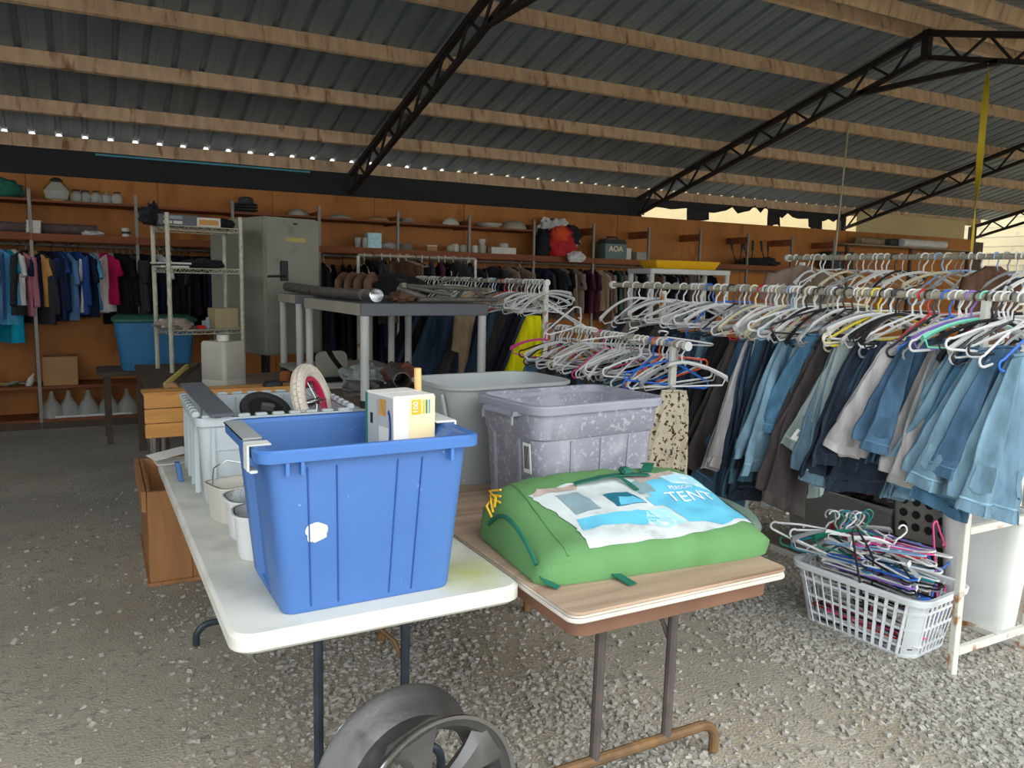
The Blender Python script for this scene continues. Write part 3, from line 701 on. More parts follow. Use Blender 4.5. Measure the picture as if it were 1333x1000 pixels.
tag(MB().lathe([(.02, 0), (.022, .01), (.016, .04), (.021, .055), (.012, .068), (0, .07)], 14).build('white_cup_lid', M['whitepl'], loc=(.47, 2.66, .85)), 'small white knob-like lid resting on the cream tub', 'lid')

# ================================================================== ON THE BROWN TABLE
pb = thing('storage_bin', 'slate-purple plastic bin covered with pale water spots on the brown table', 'bin', (1.58, 2.455, TZ+.001), rz=math.radians(4.5))
PH = .40
hollow([(.50, .345, 0), (.508, .352, .012), (.535, .372, PH-.125), (.548, .385, PH-.118), (.562, .398, PH-.03), (.562, .398, PH)], .006, .06, 6).build('body', M['purplebin'], pb, smooth=40)
MB().loft([rr(.556, .392, .06, PH-.032, 6), rr(.594, .43, .07, PH-.030, 6), rr(.60, .436, .075, PH-.006, 6), rr(.592, .428, .07, PH, 6), rr(.552, .388, .06, PH-.001, 6), rr(.548, .384, .06, PH-.03, 6)], False, False).build('rim', M['purpleparts'], pb)
for xx in (-.13, .0, .13): 
    MB().bar((xx*.94, -.178, .02), (xx, -.188, PH-.13), .010 if xx else .006, .006, up=(0, 1, 0)).build('wall_rib', M['purpleparts'], pb, smooth=0)
for yy in (-.07, .09): MB().bar((-.255, yy, .02), (-.271, yy, PH-.13), .012, .008, up=(1, 0, 0)).build('wall_rib', M['purpleparts'], pb, smooth=0)
b = MB(); b.box(-.322, -.278, -.10, .10, PH-.045, PH-.028); b.box(-.322, -.314, -.10, -.09, PH-.075, PH-.028); b.box(-.322, -.314, .09, .10, PH-.075, PH-.028); b.build('handle', M['purpleparts'], pb, bevel=.002)
b = MB(); b.bar((-.2685, -.125, .16), (-.2765, -.125, .265), .045, .002, up=(1, 0, 0)); o = b.build('paper_label', M['paper'], pb, smooth=0); o['label'] = 'white printed paper label'
for k in range(5): MB().bar((-.2705-.0006*k, -.137+.006*k, .175), (-.2775, -.137+.006*k, .255), .0022, .0016, up=(1, 0, 0)).build('label_print', M['ink'], pb, smooth=0)
gb = thing('storage_bin', 'pale grey round-cornered plastic bin behind the water-spotted bin', 'bin', (1.50, 2.945, TZ+.001), rz=math.radians(3))
GH = .405
hollow([(.46, .30, 0), (.47, .31, .015), (.525, .365, GH-.14), (.545, .382, GH-.125), (.585, .415, GH-.02), (.59, .42, GH)], .005, .11, 8).build('body', M['greybin'], gb, smooth=40)
MB().loft([rr(.588, .418, .11, GH-.014, 8), rr(.612, .442, .12, GH-.012, 8), rr(.614, .444, .12, GH-.002, 8), rr(.60, .43, .115, GH+.002, 8), rr(.58, .41, .105, GH, 8)], False, False).build('rim', M['greybin'], gb)
b = MB(); b.bar((-.278, -.13, GH-.13), (-.298, -.13, GH-.03), .02, .012, up=(1, 0, 0)); b.bar((-.278, .08, GH-.13), (-.298, .08, GH-.03), .02, .012, up=(1, 0, 0)); b.build('handle_flange', M['greybin'], gb, smooth=0)

# tent bag
TB = thing('tent_bag', 'green fabric tent bag with torn printed label on the brown table', 'bag', (1.458, 1.94, TZ+.001), rz=math.radians(-5.5))
TL, TD, LV = .80, .50, -.035
def bag_h(u, v):                                             # height of the stuffed bag above the table, u,v in metres
    a = max(0., 1-abs(2*u/TL)**7); c = max(0., 1-abs(2*v/TD)**(9 if v < 0 else 5))
    q = (v+TD/2)/TD; base = .085+.125*max(0, min(1, q*1.15))-.02*abs(u)
    return base*(a**.4)*(c**.30)+.010*nval(u*7, v*7, 2)*a*c+.006*nval(u*18, v*16, 5)*a*c
def outline(u): return (1-min(1, abs(2*u/TL))**7)**.5
b = MB(); nu, nv = 46, 30; vs = []; fs = []
for i in range(nu+1):
    u = TL*(i/nu-.5)*.9999
    for j in range(nv+1):
        vv = TD*(j/nv-.5)*.9999*(.80+.20*outline(u)); vs.append((u, vv, max(.012, bag_h(u, vv*.995))))
for i in range(nu):
    for j in range(nv): a = i*(nv+1)+j; fs.append((a, a+nv+1, a+nv+2, a+1))
b.add(vs, fs)
per = [i*(nv+1) for i in range(nu+1)]+[nu*(nv+1)+j for j in range(1, nv+1)]+[i*(nv+1)+nv for i in range(nu-1, -1, -1)]+[j for j in range(nv-1, 0, -1)]
base = len(b.v)
for k in per: x_, y_, z_ = b.v[k]; b.v.append((x_*.985, y_*.97, 0.))
n_ = len(per)
for k in range(n_): b.f.append((per[k], per[(k+1) % n_], base+(k+1) % n_, base+k))
b.f.append(tuple(base+k for k in range(n_)))
b.build('bag_body', M['gbag'], TB, smooth=60)
def drape(poly, name, m_, lift, parent, step=.012):          # polygon (u,v) laid over the bag, cut into a fine grid
    poly = [(x, y+LV) for x, y in poly]
    bm = bmesh.new(); f = bm.faces.new([bm.verts.new((x, y, 0)) for x, y in poly])
    us = [p[0] for p in poly]; vs_ = [p[1] for p in poly]
    for ax, lo_, hi_ in ((0, min(us), max(us)), (1, min(vs_), max(vs_))):
        q = lo_+step
        while q < hi_:
            no = (1, 0, 0) if ax == 0 else (0, 1, 0); co = (q, 0, 0) if ax == 0 else (0, q, 0)
            bmesh.ops.bisect_plane(bm, geom=bm.verts[:]+bm.edges[:]+bm.faces[:], plane_co=co, plane_no=no); q += step
    for v in bm.verts: v.co.z = bag_h(v.co.x, v.co.y)+lift
    me = bpy.data.meshes.new(name); bm.to_mesh(me); bm.free()
    me.polygons.foreach_set('use_smooth', [True]*len(me.polygons)); me.materials.append(m_)
    return put(name, me, parent)
def rag(poly, amp=.006, seed=1, n=6):
    out = []
    for k in range(len(poly)):
        a = Vector(poly[k]); c = Vector(poly[(k+1) % len(poly)])
        for q in range(n):
            p = a.lerp(c, q/n); out.append((p.x+amp*nval(p.x*60, p.y*60, seed), p.y+amp*nval(p.x*60, p.y*60, seed+7)))
    return out
lab = drape(rag([(-.235, -.182), (-.235, -.09), (-.275, .03), (-.30, .10), (-.17, .135), (-.02, .14), (.16, .15), (.30, .14), (.365, .05), (.365, -.13), (.20, -.175)], .012), 'torn_label', M['labelwhite'], .003, TB)
drape(rag([(-.22, -.11), (-.21, -.05), (-.10, -.055), (.03, -.06), (.05, -.10), (-.02, -.125), (-.12, -.10)], .004), 'print_patch', M['labelcyan'], .0045, lab)
drape(rag([(.13, -.125), (.10, -.02), (.07, .08), (.17, .125), (.31, .12), (.352, .04), (.352, -.12), (.23, -.155)], .004), 'print_patch', M['labelcyan'], .0045, lab)
drape(rag([(.20, .075), (.18, .12), (.29, .125), (.345, .04), (.32, .05)], .006), 'print_patch', M['labelpale'], .0055, lab)
drape(rag([(-.20, -.03), (-.22, .07), (-.14, .08), (-.11, -.02)], .004), 'print_patch', M['labelgrey'], .0045, lab)
drape(rag([(-.06, -.03), (-.07, .045), (.02, .05), (.05, -.02)], .003), 'print_patch', M['labelteal'], .0045, lab)
drape(rag([(-.05, -.027), (-.03, .02), (.02, .02), (.045, -.02)], .003), 'print_patch', M['labelcyan'], .0055, lab)
drape(rag([(-.01, -.125), (.02, -.06), (.10, -.04), (.12, -.125), (.05, -.145)], .004), 'print_patch', M['labelpale'], .0045, lab)
drape(rag([(.06, .03), (.05, .10), (.11, .11), (.12, .04)], .004), 'print_patch', M['labelgrey'], .0048, lab)
drape(rag([(.07, -.03), (.06, .01), (.11, .015), (.115, -.03)], .003), 'print_patch', M['labelcyan'], .005, lab)
drape(rag([(.09, .09), (.08, .135), (.24, .148), (.25, .115)], .004), 'print_patch', M['labeltan'], .005, lab)
drape(rag([(-.29, .085), (-.26, .12), (-.12, .125), (-.13, .10)], .006), 'print_patch', M['labeltan'], .005, lab)
def drape_text(body, size, u, v, ang, m_):
    me = text_mesh('lettering', body, size, m_); bm = bmesh.new(); bm.from_mesh(me); bmesh.ops.triangulate(bm, faces=bm.faces)
    bmesh.ops.subdivide_edges(bm, edges=[e for e in bm.edges if e.calc_length() > .015], cuts=2, use_grid_fill=True)
    for q in bm.verts:
        x, y = q.co.x, q.co.y; q.co.x = u+x*math.cos(ang)-y*math.sin(ang); q.co.y = v+LV+x*math.sin(ang)+y*math.cos(ang); q.co.z = bag_h(q.co.x, q.co.y)+.0075
    bm.to_mesh(me); bm.free(); put('lettering', me, lab)
drape_text('TENT', .072, .225, .0, .0, M['print_white'])
drape_text('PERSON', .024, .215, .047, .0, M['print_white'])
# carry straps, zip, cords, mesh end
def strap(pts, w, parent, m_, name='strap', th=.003):
    loops = []
    for k, p in enumerate(pts):
        p = Vector(p); a = Vector(pts[max(0, k-1)]); c = Vector(pts[min(len(pts)-1, k+1)]); d = (c-a).normalized()
        sd = d.cross(Vector((0, 0, 1)))
        if sd.length < .1: sd = Vector((0, 1, 0))
        sd.normalize(); up = sd.cross(d)
        loops.append([p+sd*w/2+up*th/2, p-sd*w/2+up*th/2, p-sd*w/2-up*th/2, p+sd*w/2-up*th/2])
    return MB().loft(loops).build(name, m_, parent, smooth=50)
pts = [(u, .085+.012*math.sin(u*25), bag_h(u, .085)+.010+.014*math.sin((u+.13)/.27*PI)) for u in np.linspace(-.13, .14, 13)]
strap(pts, .032, TB, M['dkgreen'], 'carry_strap')
strap([(.14, .10, bag_h(.14, .1)+.012), (.17, .13, bag_h(.17, .13)+.03), (.175, .16, bag_h(.175, .16)+.02)], .035, TB, M['dkgreen'], 'carry_strap')
b = MB(); b.cbox((.06, .10, bag_h(.06, .1)+.03), (.035, .04, .02)); b.build('strap_knot', M['dkgreen'], TB, bevel=.006)
strap([(.03, .08, bag_h(.03, .08)+.02), (.05, .055, bag_h(.05, .055)+.012), (.06, .02, bag_h(.06, .02)+.007)], .018, TB, M['dkgreen'], 'strap_tail')
strap([(-.17, -.240, .015), (-.155, -.270, .006), (-.15, -.307, .004)], .028, TB, M['dkgreen'], 'strap_tail')
pts = [(-TL/2+.012-.012*math.sin(q*PI), -.22+.40*q, .03+.10*math.sin(q*PI)**.8) for q in np.linspace(0.05, .92, 14)]
MB().tube(pts, .007, 6).build('zip', M['dkgreen'], TB)
strap([(-TL/2+.02, -.205, .03), (-TL/2+.03, -.235, .012), (-TL/2+.05, -.26, .005)], .022, TB, M['dkgreen'], 'strap_tail')
b = MB()
for k in range(3): b.tube([(-TL/2-.002+.004*k, .10, .10+.015*k), (-TL/2-.012+.015*k, .12, .13+.012*k), (-TL/2+.012, .14+.01*k, .145+.01*k), (-TL/2+.03, .11, .14+.02*k)], .004, 5)
b.build('zip_pull', M['yellowcord'], TB)
# seam piping across the left end
MB().tube([(-.305, v, bag_h(-.305, v)+.001) for v in np.linspace(-.225, .20, 18)], .004, 5).build('seam_piping', M['gbag'], TB)
MB().tube([(u, -.232, bag_h(u, -.232)*.9+.004) for u in np.linspace(-.36, -.305, 6)], .004, 5).build('seam_piping', M['gbag'], TB)
loops = [[(TL/2-.035+.028*k, .17*math.cos(a)*s_, .055+.052*math.sin(a)*s_+.008*nval(a*2, k)) for a in np.linspace(0, 2*PI, 20, endpoint=False)] for k, s_ in enumerate((1.08, 1.02, .85, .55))]
MB().loft(loops).build('mesh_end_pocket', M['meshend'], TB, smooth=60)['label'] = 'grey translucent mesh pocket'

# alloy wheel on the gravel
wh = thing('alloy_wheel', 'weathered bare alloy car wheel rim standing in front of the folding tables', 'wheel', (.70, 1.755, .247), rot=(math.radians(-3), 0, math.radians(11)))
wh.scale = (1.06, 1.06, 1.06)
R_ = .232
def ring(prof, n=56): return [[(r*math.cos(2*PI*k/n), y, r*math.sin(2*PI*k/n)) for k in range(n)] for r, y in prof]
prof = [(.196, -.085), (.216, -.095), (.224, -.092), (.216, -.075), (.196, -.06), (.180, -.03), (.178, .03), (.200, .055), (.212, .075), (.228, .088), (R_, .098), (.222, .104), (.212, .098), (.196, .08), (.186, .055), (.168, .03), (.166, -.03), (.186, -.065)]
MB().loft(ring(prof)+[ring(prof)[0]], False, False).build('barrel', M['alu'], wh, smooth=40)
for r0, r1, yy in ((.215, .225, -.097), (.219, .229, .1005)): MB().loft(ring([(r0, yy), (r1, yy-.003), (r1, yy+.003), (r0, yy)]), False, False).build('lip', M['chrome'], wh)
for k in range(5):
    a = 2*PI*k/5+.55; b = MB(); loops = []
    for q in range(7):
        rad = .035+.165*q/6; hw = .024+.058*(q/6)**2.4; y0 = -.060-.022*(q/6)
        c_, s_ = math.cos(a), math.sin(a)
        loops.append([(rad*c_-hw*s_*t_, y0+dy, rad*s_+hw*c_*t_) for t_, dy in ((-1, .012), (-.6, -.008), (.6, -.008), (1, .012), (.7, .035), (-.7, .035))])
    b.loft(loops); b.build('spoke', M['aluface'], wh, smooth=40)
b = MB(); b.loft(ring([(.0001, -.07), (.034, -.07), (.05, -.062), (.056, -.03), (.05, .02), (.0001, .02)], 28), False, False); b.build('hub', M['aluface'], wh)

# ================================================================== HANGERS AND GARMENTS
def arc(c, r, a0, a1, n): return [(c[0]+r*math.cos(math.radians(a0+(a1-a0)*k/n)), 0, c[1]+r*math.sin(math.radians(a0+(a1-a0)*k/n))) for k in range(n+1)]
def hanger_mesh(kind):
    b = MB(); hr = .0215
    hook = arc((0, 0), hr, 200, -20, 12)+[(.012, 0, -.030), (0, 0, -.045), (0, 0, -.075)]
    if kind == 'tube':
        b.tube(hook, .0042, 6)
        loop = [(0, 0, -.075), (.10, 0, -.105), (.185, 0, -.14)]+arc((.19, -.158), .018, 70, -90, 5)+[(0, 0, -.176)]
        full = loop+[(-x, y, z) for x, y, z in reversed(loop[1:-1])]
        b.tube(full, .0046, 6, closed=True)
        for s in (-1, 1): b.tube([(s*.075, 0, -.098), (s*.08, 0, -.112), (s*.09, 0, -.103)], .003, 5)
    elif kind == 'pad':                                       # wide shouldered shop hanger
        b.tube(hook, .0042, 6)
        for s in (-1, 1):
            lp = []
            for q in range(8):
                f = q/7; x = s*.205*f; z = -.075-.012*f-.062*f*f; h = .010+.012*f**3; d = .005+.013*f**4
                lp.append([(x, d, z), (x, 0, z+h*.5), (x, -d, z), (x, 0, z-h*.7)])
            b.loft(lp)
        b.tube([(-.195, 0, -.148), (-.18, 0, -.176), (.18, 0, -.176), (.195, 0, -.148)], .0038, 6)
    else:                                                     # wire
        full = [(0, 0, -.07), (.19, 0, -.15), (.196, 0, -.158), (.19, 0, -.164), (-.19, 0, -.164), (-.196, 0, -.158), (-.19, 0, -.15)]
        b.tube(hook, .0019, 5); b.tube(full, .0019, 5, closed=True)
    b.v = [(x*1.06, y, z if z > -.03 else -.03+(z+.03)*1.2) for x, y, z in b.v]
    return b.mesh('clothes_hanger', M['hanger'], smooth=50)
HM = {k: hanger_mesh(k) for k in ('tube', 'pad', 'wire')}
HC = {'white': C(226, 226, 222), 'grey': C(150, 152, 152), 'black': C(34, 34, 36), 'blue': C(40, 106, 200), 'red': C(196, 34, 42), 'mint': C(132, 222, 190),
      'purple': C(146, 112, 196), 'teal': C(18, 130, 150), 'yellow': C(236, 214, 60), 'pink': C(232, 84, 150), 'cream': C(222, 214, 180), 'green': C(20, 120, 96),
      'orange': C(232, 92, 56), 'pale blue': C(146, 186, 224)}
HN = [0]
def hanger(loc, rz, place, colour=None, kind=None, rnd=random, rot=None, group=None):
    colour = colour or rnd.choices(['white', 'grey', 'black', 'blue', 'red', 'cream', 'teal', 'pale blue'], [10, 3, 6, 1, 1, 1.5, .7, .7])[0]
    kind = kind or rnd.choices(['tube', 'pad', 'wire'], [6, 4, 1])[0]
    o = put('clothes_hanger', HM[kind], None, loc, rot=rot or (rnd.uniform(-.05, .05), rnd.uniform(-.42, .08) if 'rack' in place or 'rail b' in place else rnd.uniform(-.1, .1), rz), color=HC[colour])
    w = {'tube': 'plastic tube', 'pad': 'wide-shouldered plastic', 'wire': 'thin wire'}[kind]
    HN[0] += 1
    return tag(o, f'{colour} {w} clothes hanger {place}', 'hanger', group or f'hangers {place}')

def relabel(row, place):                                     # say between which neighbours each garment hangs
    for i, (o, c, noun) in enumerate(row):
        a = row[i-1][1] if i else None; b_ = row[i+1][1] if i < len(row)-1 else None
        tail = ', with white tag' if 'white tag' in o['label'] else ''
        if a and b_: o['label'] = f'{c} {noun} between {a} and {b_} ones {place}{tail}'
        else: o['label'] = f'{c} {noun} at one end of the row {place}{tail}'
class Trousers:
    """trousers folded over a hanger bar: the waist leaf hangs in front, the legs behind"""
    def __init__(s, seed, L1, L2, w, z0=-.182, full=False):
        s.rnd = random.Random(seed); s.seed = seed; s.L1, s.L2, s.w, s.z0 = L1, L2, w, z0
        s.sx = s.rnd.uniform(-.15, -.02); s.k = s.rnd.choice((1.5, 2.2, 3.1)); s.ph = s.rnd.uniform(0, 6); s.tw = s.rnd.uniform(-.35, .35)
        s.fl = s.rnd.uniform(.85, 1.1); s.tl = s.rnd.uniform(-.07, .05)
    def hw(s, t): return s.w*.52*(.36+.64*min(1, t*1.15)**.75)*(1 if t < .75 else 1+(t-.75)*.25*s.fl)
    def dep(s, t): return .010+.030*t**.8
    def cen(s, t, side): return side*(.009+.022*t)+.012*nval(t*2, s.seed)
    def pt(s, a, t, side, L, grow=0.):
        hw = s.hw(t)+grow; d = s.dep(t)/2+grow; c_, s_ = math.cos(a), math.sin(a)
        x = hw*math.copysign(abs(c_)**.6, c_); y = d*math.copysign(abs(s_)**.8, s_)
        xr = x/max(hw, .02)
        fold = (.007+.019*t)*math.sin(s.k*PI*x/hw+s.ph+t*1.2)+.020*t*nval(x*17, t*6, s.seed*1.3+side)+.008*t*nval(x*40, t*16, s.seed+side)
        x += s.sx*t+.006*nval(t*7, s.seed, side); y += s.cen(t, side)+fold
        an = s.tw*t; x, y = x*math.cos(an)-y*math.sin(an), x*math.sin(an)+y*math.cos(an)
        return (x, y, s.z0-L*t+s.tl*t*t*xr+.012*t*t*nval(xr*2.5, s.seed, side))
    def leaf(s, side, L, n=32, nv=20):
        A = [2*PI*k/n for k in range(n)]
        loops = [[s.pt(a, i/nv, side, L) for a in A] for i in range(nv+1)]
        e = loops[-1]; cx = sum(p[0] for p in e)/n; cy = sum(p[1] for p in e)/n
        loops.append([(cx+(p[0]-cx)*.93, cy+(p[1]-cy)*.8, p[2]+.006) for p in e]); loops.append([(cx+(p[0]-cx)*.8, cy+(p[1]-cy)*.5, p[2]+.05) for p in e])
        return MB().loft(loops)
    def body(s):
        b = s.leaf(-1, s.L1); c = s.leaf(1, s.L2); b.add(c.v, c.f)
        b.tube([(-s.hw(0), 0, s.z0+.002), (0, 0, s.z0+.006), (s.hw(0), 0, s.z0+.002)], .017, 8, flat=.5)
        return b
    def band(s, t0, t1, grow=.0022, n=32):
        A = [2*PI*k/n for k in range(n)]
        return MB().loft([[s.pt(a, t0+(t1-t0)*q/2, -1, s.L1, grow) for a in A] for q in range(3)]+[[s.pt(a, t1, -1, s.L1, -.004) for a in A]], False, False)
    def pocket(s, a0, a1, t0, t1, grow=.003):
        b = MB(); vs = []; fs = []
        for i in range(7):
            for j in range(6): 
                t = t0+(t1-t0)*j/5; 
                if i in (2, 3, 4) and j == 5: t += .018
                vs.append(s.pt(a0+(a1-a0)*i/6, t, -1, s.L1, grow))
        for i in range(6):
            for j in range(5): a = i*6+j; fs.append((a, a+6, a+7, a+1))
        return b.add(vs, fs)
    def patch(s, a, t, da, dt, grow=.006):
        b = MB(); b.add([s.pt(a-da, t, -1, s.L1, grow), s.pt(a+da, t+.01, -1, s.L1, grow), s.pt(a+da, t+dt, -1, s.L1, grow+.004), s.pt(a-da, t+dt, -1, s.L1, grow+.006)], [(0, 1, 2, 3)]); return b
TK = []
for k in range(9):
    q = Trousers(k+1, [.56, .60, .52, .63, .58, .66, .54, .60, .50][k], [.50, .55, .58, .54, .60, .52, .48, .56, .52][k], [.30, .27, .33, .25, .29, .31, .28, .24, .32][k])
    TK.append(dict(body=q.body().mesh('trouser_cloth', M['denim'], 60), band=q.band(.925, .998).mesh('waistband', M['denim'], 60),
                   seam=q.band(.905, .918, .0016).mesh('waist_seam', M['fabric'], 60),
                   pock=[q.pocket(PI+.55, PI+1.25, .68, .84).mesh('pocket', M['denim'], 60), q.pocket(PI+1.75, PI+2.5, .68, .84).mesh('pocket', M['denim'], 60)],
                   loops=[q.patch(a, .915, .035, .085, .0045).mesh('belt_loop', M['denim'], 0) for a in (PI+.35, PI+1.2, PI+2.2)],
                   tag=q.patch(PI+.95, .80, .16, .10, .007).mesh('price_tag', M['paper'], 0)))
def shade(c, f): return tuple(min(1, x*f) for x in c)
JEANS = {'dark blue': C(60, 78, 98), 'navy': C(44, 52, 64), 'mid blue': C(74, 102, 126), 'light blue': C(114, 144, 160), 'faded pale': C(146, 160, 156),
         'black': C(40, 38, 42), 'charcoal': C(76, 70, 68), 'white': C(200, 196, 194), 'grey': C(140, 138, 134), 'teal blue': C(70, 100, 114), 'tan': C(190, 150, 104), 'taupe': C(122, 112, 104),
         'yellow': C(228, 218, 20), 'leopard-print': C(200, 190, 170), 'bright blue': C(74, 112, 138)}
def trousers(loc, rz, colour, place, rnd, k=None, detail=True, tag_=False, scale=1., group=None):
    k = rnd.randrange(len(TK)) if k is None else k; K = TK[k]; c = shade(JEANS[colour], rnd.uniform(.88, 1.14))
    denim = colour in ('dark blue', 'navy', 'mid blue', 'light blue', 'faded pale', 'teal blue', 'bright blue')
    nm = 'jeans' if denim else 'trousers'
    lab = f'{colour} {"denim jeans" if denim else "trousers"} folded over a hanger {place}'.replace('folded over a hanger ', '' if tag_ else 'folded ')
    grp = group or f'{nm} {place}'
    loc = (loc[0]-.06*math.cos(rz), loc[1]-.06*math.sin(rz), loc[2]-.03)
    if not detail:
        o = put(nm, K['body'], None, loc, rot=(0, rnd.uniform(-.05, .05), rz), color=c); o.scale = (1, 1, scale)
        if colour == 'leopard-print': o.material_slots[0].link = 'OBJECT'; o.material_slots[0].material = M['leopard']
        return tag(o, lab, nm, grp)
    t = thing(nm, lab + (', with white tag' if tag_ else ''), nm, loc, group=grp, rot=(0, rnd.uniform(-.05, .05), rz)); t.scale = (1, 1, scale)
    put('trouser_cloth', K['body'], t, color=c); put('waistband', K['band'], t, color=shade(c, 1.08))
    if denim:
        put('waist_seam', K['seam'], t, color=shade(c, 1.5))
        for p in K['pock']: put('pocket', p, t, color=shade(c, .93))
        for p in K['loops']: put('belt_loop', p, t, color=shade(c, 1.2))
    if tag_: put('price_tag', K['tag'], t)
    return t

def shirt_mesh(seed, w, L, sl, d=.075):
    rnd = random.Random(seed); b = MB(); n = 24; A = [2*PI*k/n for k in range(n)]; loops = []
    rows = [(.055, -.062, .03), (.075, -.078, .04), (.15, -.105, .045), (w/2, -.15, .05), (w/2*1.0, -.24, .06)]+[(w/2*(.97+.05*q), -.24-(L-.24)*q, d*(.85+.35*q)) for q in np.linspace(.12, 1, 9)]
    for hw, z, dd in rows:
        t = max(0, (-z-.2)/L); lp = []
        for a in A:
            c_, s_ = math.cos(a), math.sin(a); x = hw*math.copysign(abs(c_)**.6, c_); y = dd/2*math.copysign(abs(s_)**.8, s_)
            y += (.004+.022*t)*math.sin(3*PI*x/max(hw, .05)+seed+t*2)+.012*t*nval(x*9, t*4, seed)
            lp.append((x+.02*t*nval(t*3, seed), y, z+(.012*nval(x*8, seed) if z < -L+.05 else 0)))
        loops.append(lp)
    e = loops[-1]; loops.append([(p[0]*.9, p[1]*.5, p[2]+.05) for p in e]); b.loft(loops)
    for s in (-1, 1):
        lp = []
        for q in range(7):
            f = q/6; cx = s*(w/2-.035+.06*f+.02*f*nval(f*3, seed)); cz = -.145-sl*f
            lp.append([(cx+(.052-.012*f)*math.cos(a), .03*(1-.2*f)*math.sin(a)+.012*nval(f*4, a, seed), cz-.035*math.cos(a)*s*(-1)*.4) for a in A[::2]])
        b.loft(lp)
    return b.mesh('hanging_shirt', M['fabric'], 60)
SK = [shirt_mesh(1, .44, .70, .22), shirt_mesh(2, .42, .64, .20), shirt_mesh(3, .46, .74, .50), shirt_mesh(4, .40, .60, .16), shirt_mesh(5, .45, .82, .48), shirt_mesh(6, .38, .95, .14)]
SC = {'light blue': C(96, 134, 176), 'sky blue': C(86, 160, 200), 'white': C(206, 204, 200), 'purple': C(120, 84, 140), 'dusty pink': C(172, 112, 122), 'tan orange': C(206, 152, 84),
      'dark navy': C(30, 38, 60), 'royal blue': C(44, 72, 134), 'crimson': C(176, 28, 74), 'black': C(26, 26, 30), 'charcoal': C(58, 58, 62), 'turquoise': C(20, 160, 186), 'brown': C(98, 72, 56),
      'taupe': C(140, 120, 104), 'plum': C(84, 44, 58), 'grey': C(128, 128, 128), 'beige': C(196, 168, 136), 'green': C(64, 96, 80), 'mauve': C(150, 120, 150)}
def shirt(loc, rz, colour, place, rnd, k=None, scale=1., group=None):
    k = rnd.randrange(len(SK)) if k is None else k
    o = put('hanging_shirt', SK[k], None, loc, rot=(0, rnd.uniform(-.05, .05), rz), color=shade(SC[colour], rnd.uniform(.85, 1.15))); o.scale = (1, 1, scale)
    kind = ['short-sleeved shirt', 'short-sleeved top', 'long-sleeved shirt', 'small top', 'long-sleeved jacket', 'long sleeveless dress'][k]
    return tag(o, f'{colour} {kind} hanging {place}', 'shirt', group or f'shirts {place}')

# ---------------- left stretch of the wall rail
rnd = random.Random(31); RY = SH_Y+.15
PL = 'on the wall rail beside the steel-blue tote'
seq = ['charcoal', 'light blue', 'grey', 'royal blue', 'white', 'dark navy', 'mauve', 'light blue', 'sky blue', 'purple', 'light blue', 'light blue', 'sky blue', 'light blue', 'white', 'dusty pink', 'charcoal', 'tan orange', 'charcoal', 'dark navy', 'dark navy', 'royal blue', 'light blue', 'royal blue', 'royal blue',
       'dark navy', 'sky blue', 'white', 'crimson', 'white', 'black', 'black', 'charcoal', 'black', 'black', 'black', 'charcoal', 'white', 'black', 'black', 'dark navy', 'black', 'black', 'charcoal', 'black', 'black', 'black', 'dark navy', 'black']
x = -1.37
for i, c in enumerate(seq):
    rz = PI/2+rnd.choice((-1, 1, 1))*rnd.uniform(.3, .75); z = rodz(x)
    kk = {'white': 1, 'tan orange': 3, 'crimson': 3}.get(c, rnd.choice([0, 1, 2, 4, 3]))
    shirt((x, RY, z), rz, c, PL, rnd, kk, rnd.uniform(.9, 1.08))
    if rnd.random() < .62: hanger((x+.004, RY, z), rz, PL, rnd.choice(['white', 'grey', 'grey', 'black']), 'tube', rnd)
    x += rnd.uniform(.046, .066)
shirt((-.62, RY, rodz(-.6)), PI/2+.5, 'turquoise', PL, rnd, 5, 1.02)
# ---------------- right stretch of the wall rail
PR = 'on the wall rail right of the grey cabinet'
x = 2.5; cols = ['black', 'charcoal', 'dark navy', 'brown', 'plum', 'grey', 'black', 'charcoal', 'dark navy', 'green', 'black', 'taupe']
while x < 8.4:
    c = rnd.choice(cols); rz = PI/2+rnd.uniform(-.55, .55)
    if 6.0 < x < 6.4: c = rnd.choice(['beige', 'mauve', 'plum'])
    shade_fill = x < 4.7  # garments here lengthened in dark colours to stand in for shade below the rail
    if shade_fill: c = rnd.choice(['black', 'charcoal', 'dark navy', 'black'])
    shirt((x, RY, rodz(x)), rz, c, PR, rnd, rnd.choice([2, 4]) if shade_fill else None, rnd.uniform(1.45, 1.75) if shade_fill else rnd.uniform(.9, 1.05))
    if rnd.random() < .28: hanger((x+.004, RY, rodz(x)), rz, PR, rnd.choice(['grey', 'white', 'black', 'grey']), 'tube', rnd)
    x += rnd.uniform(.075, .115)

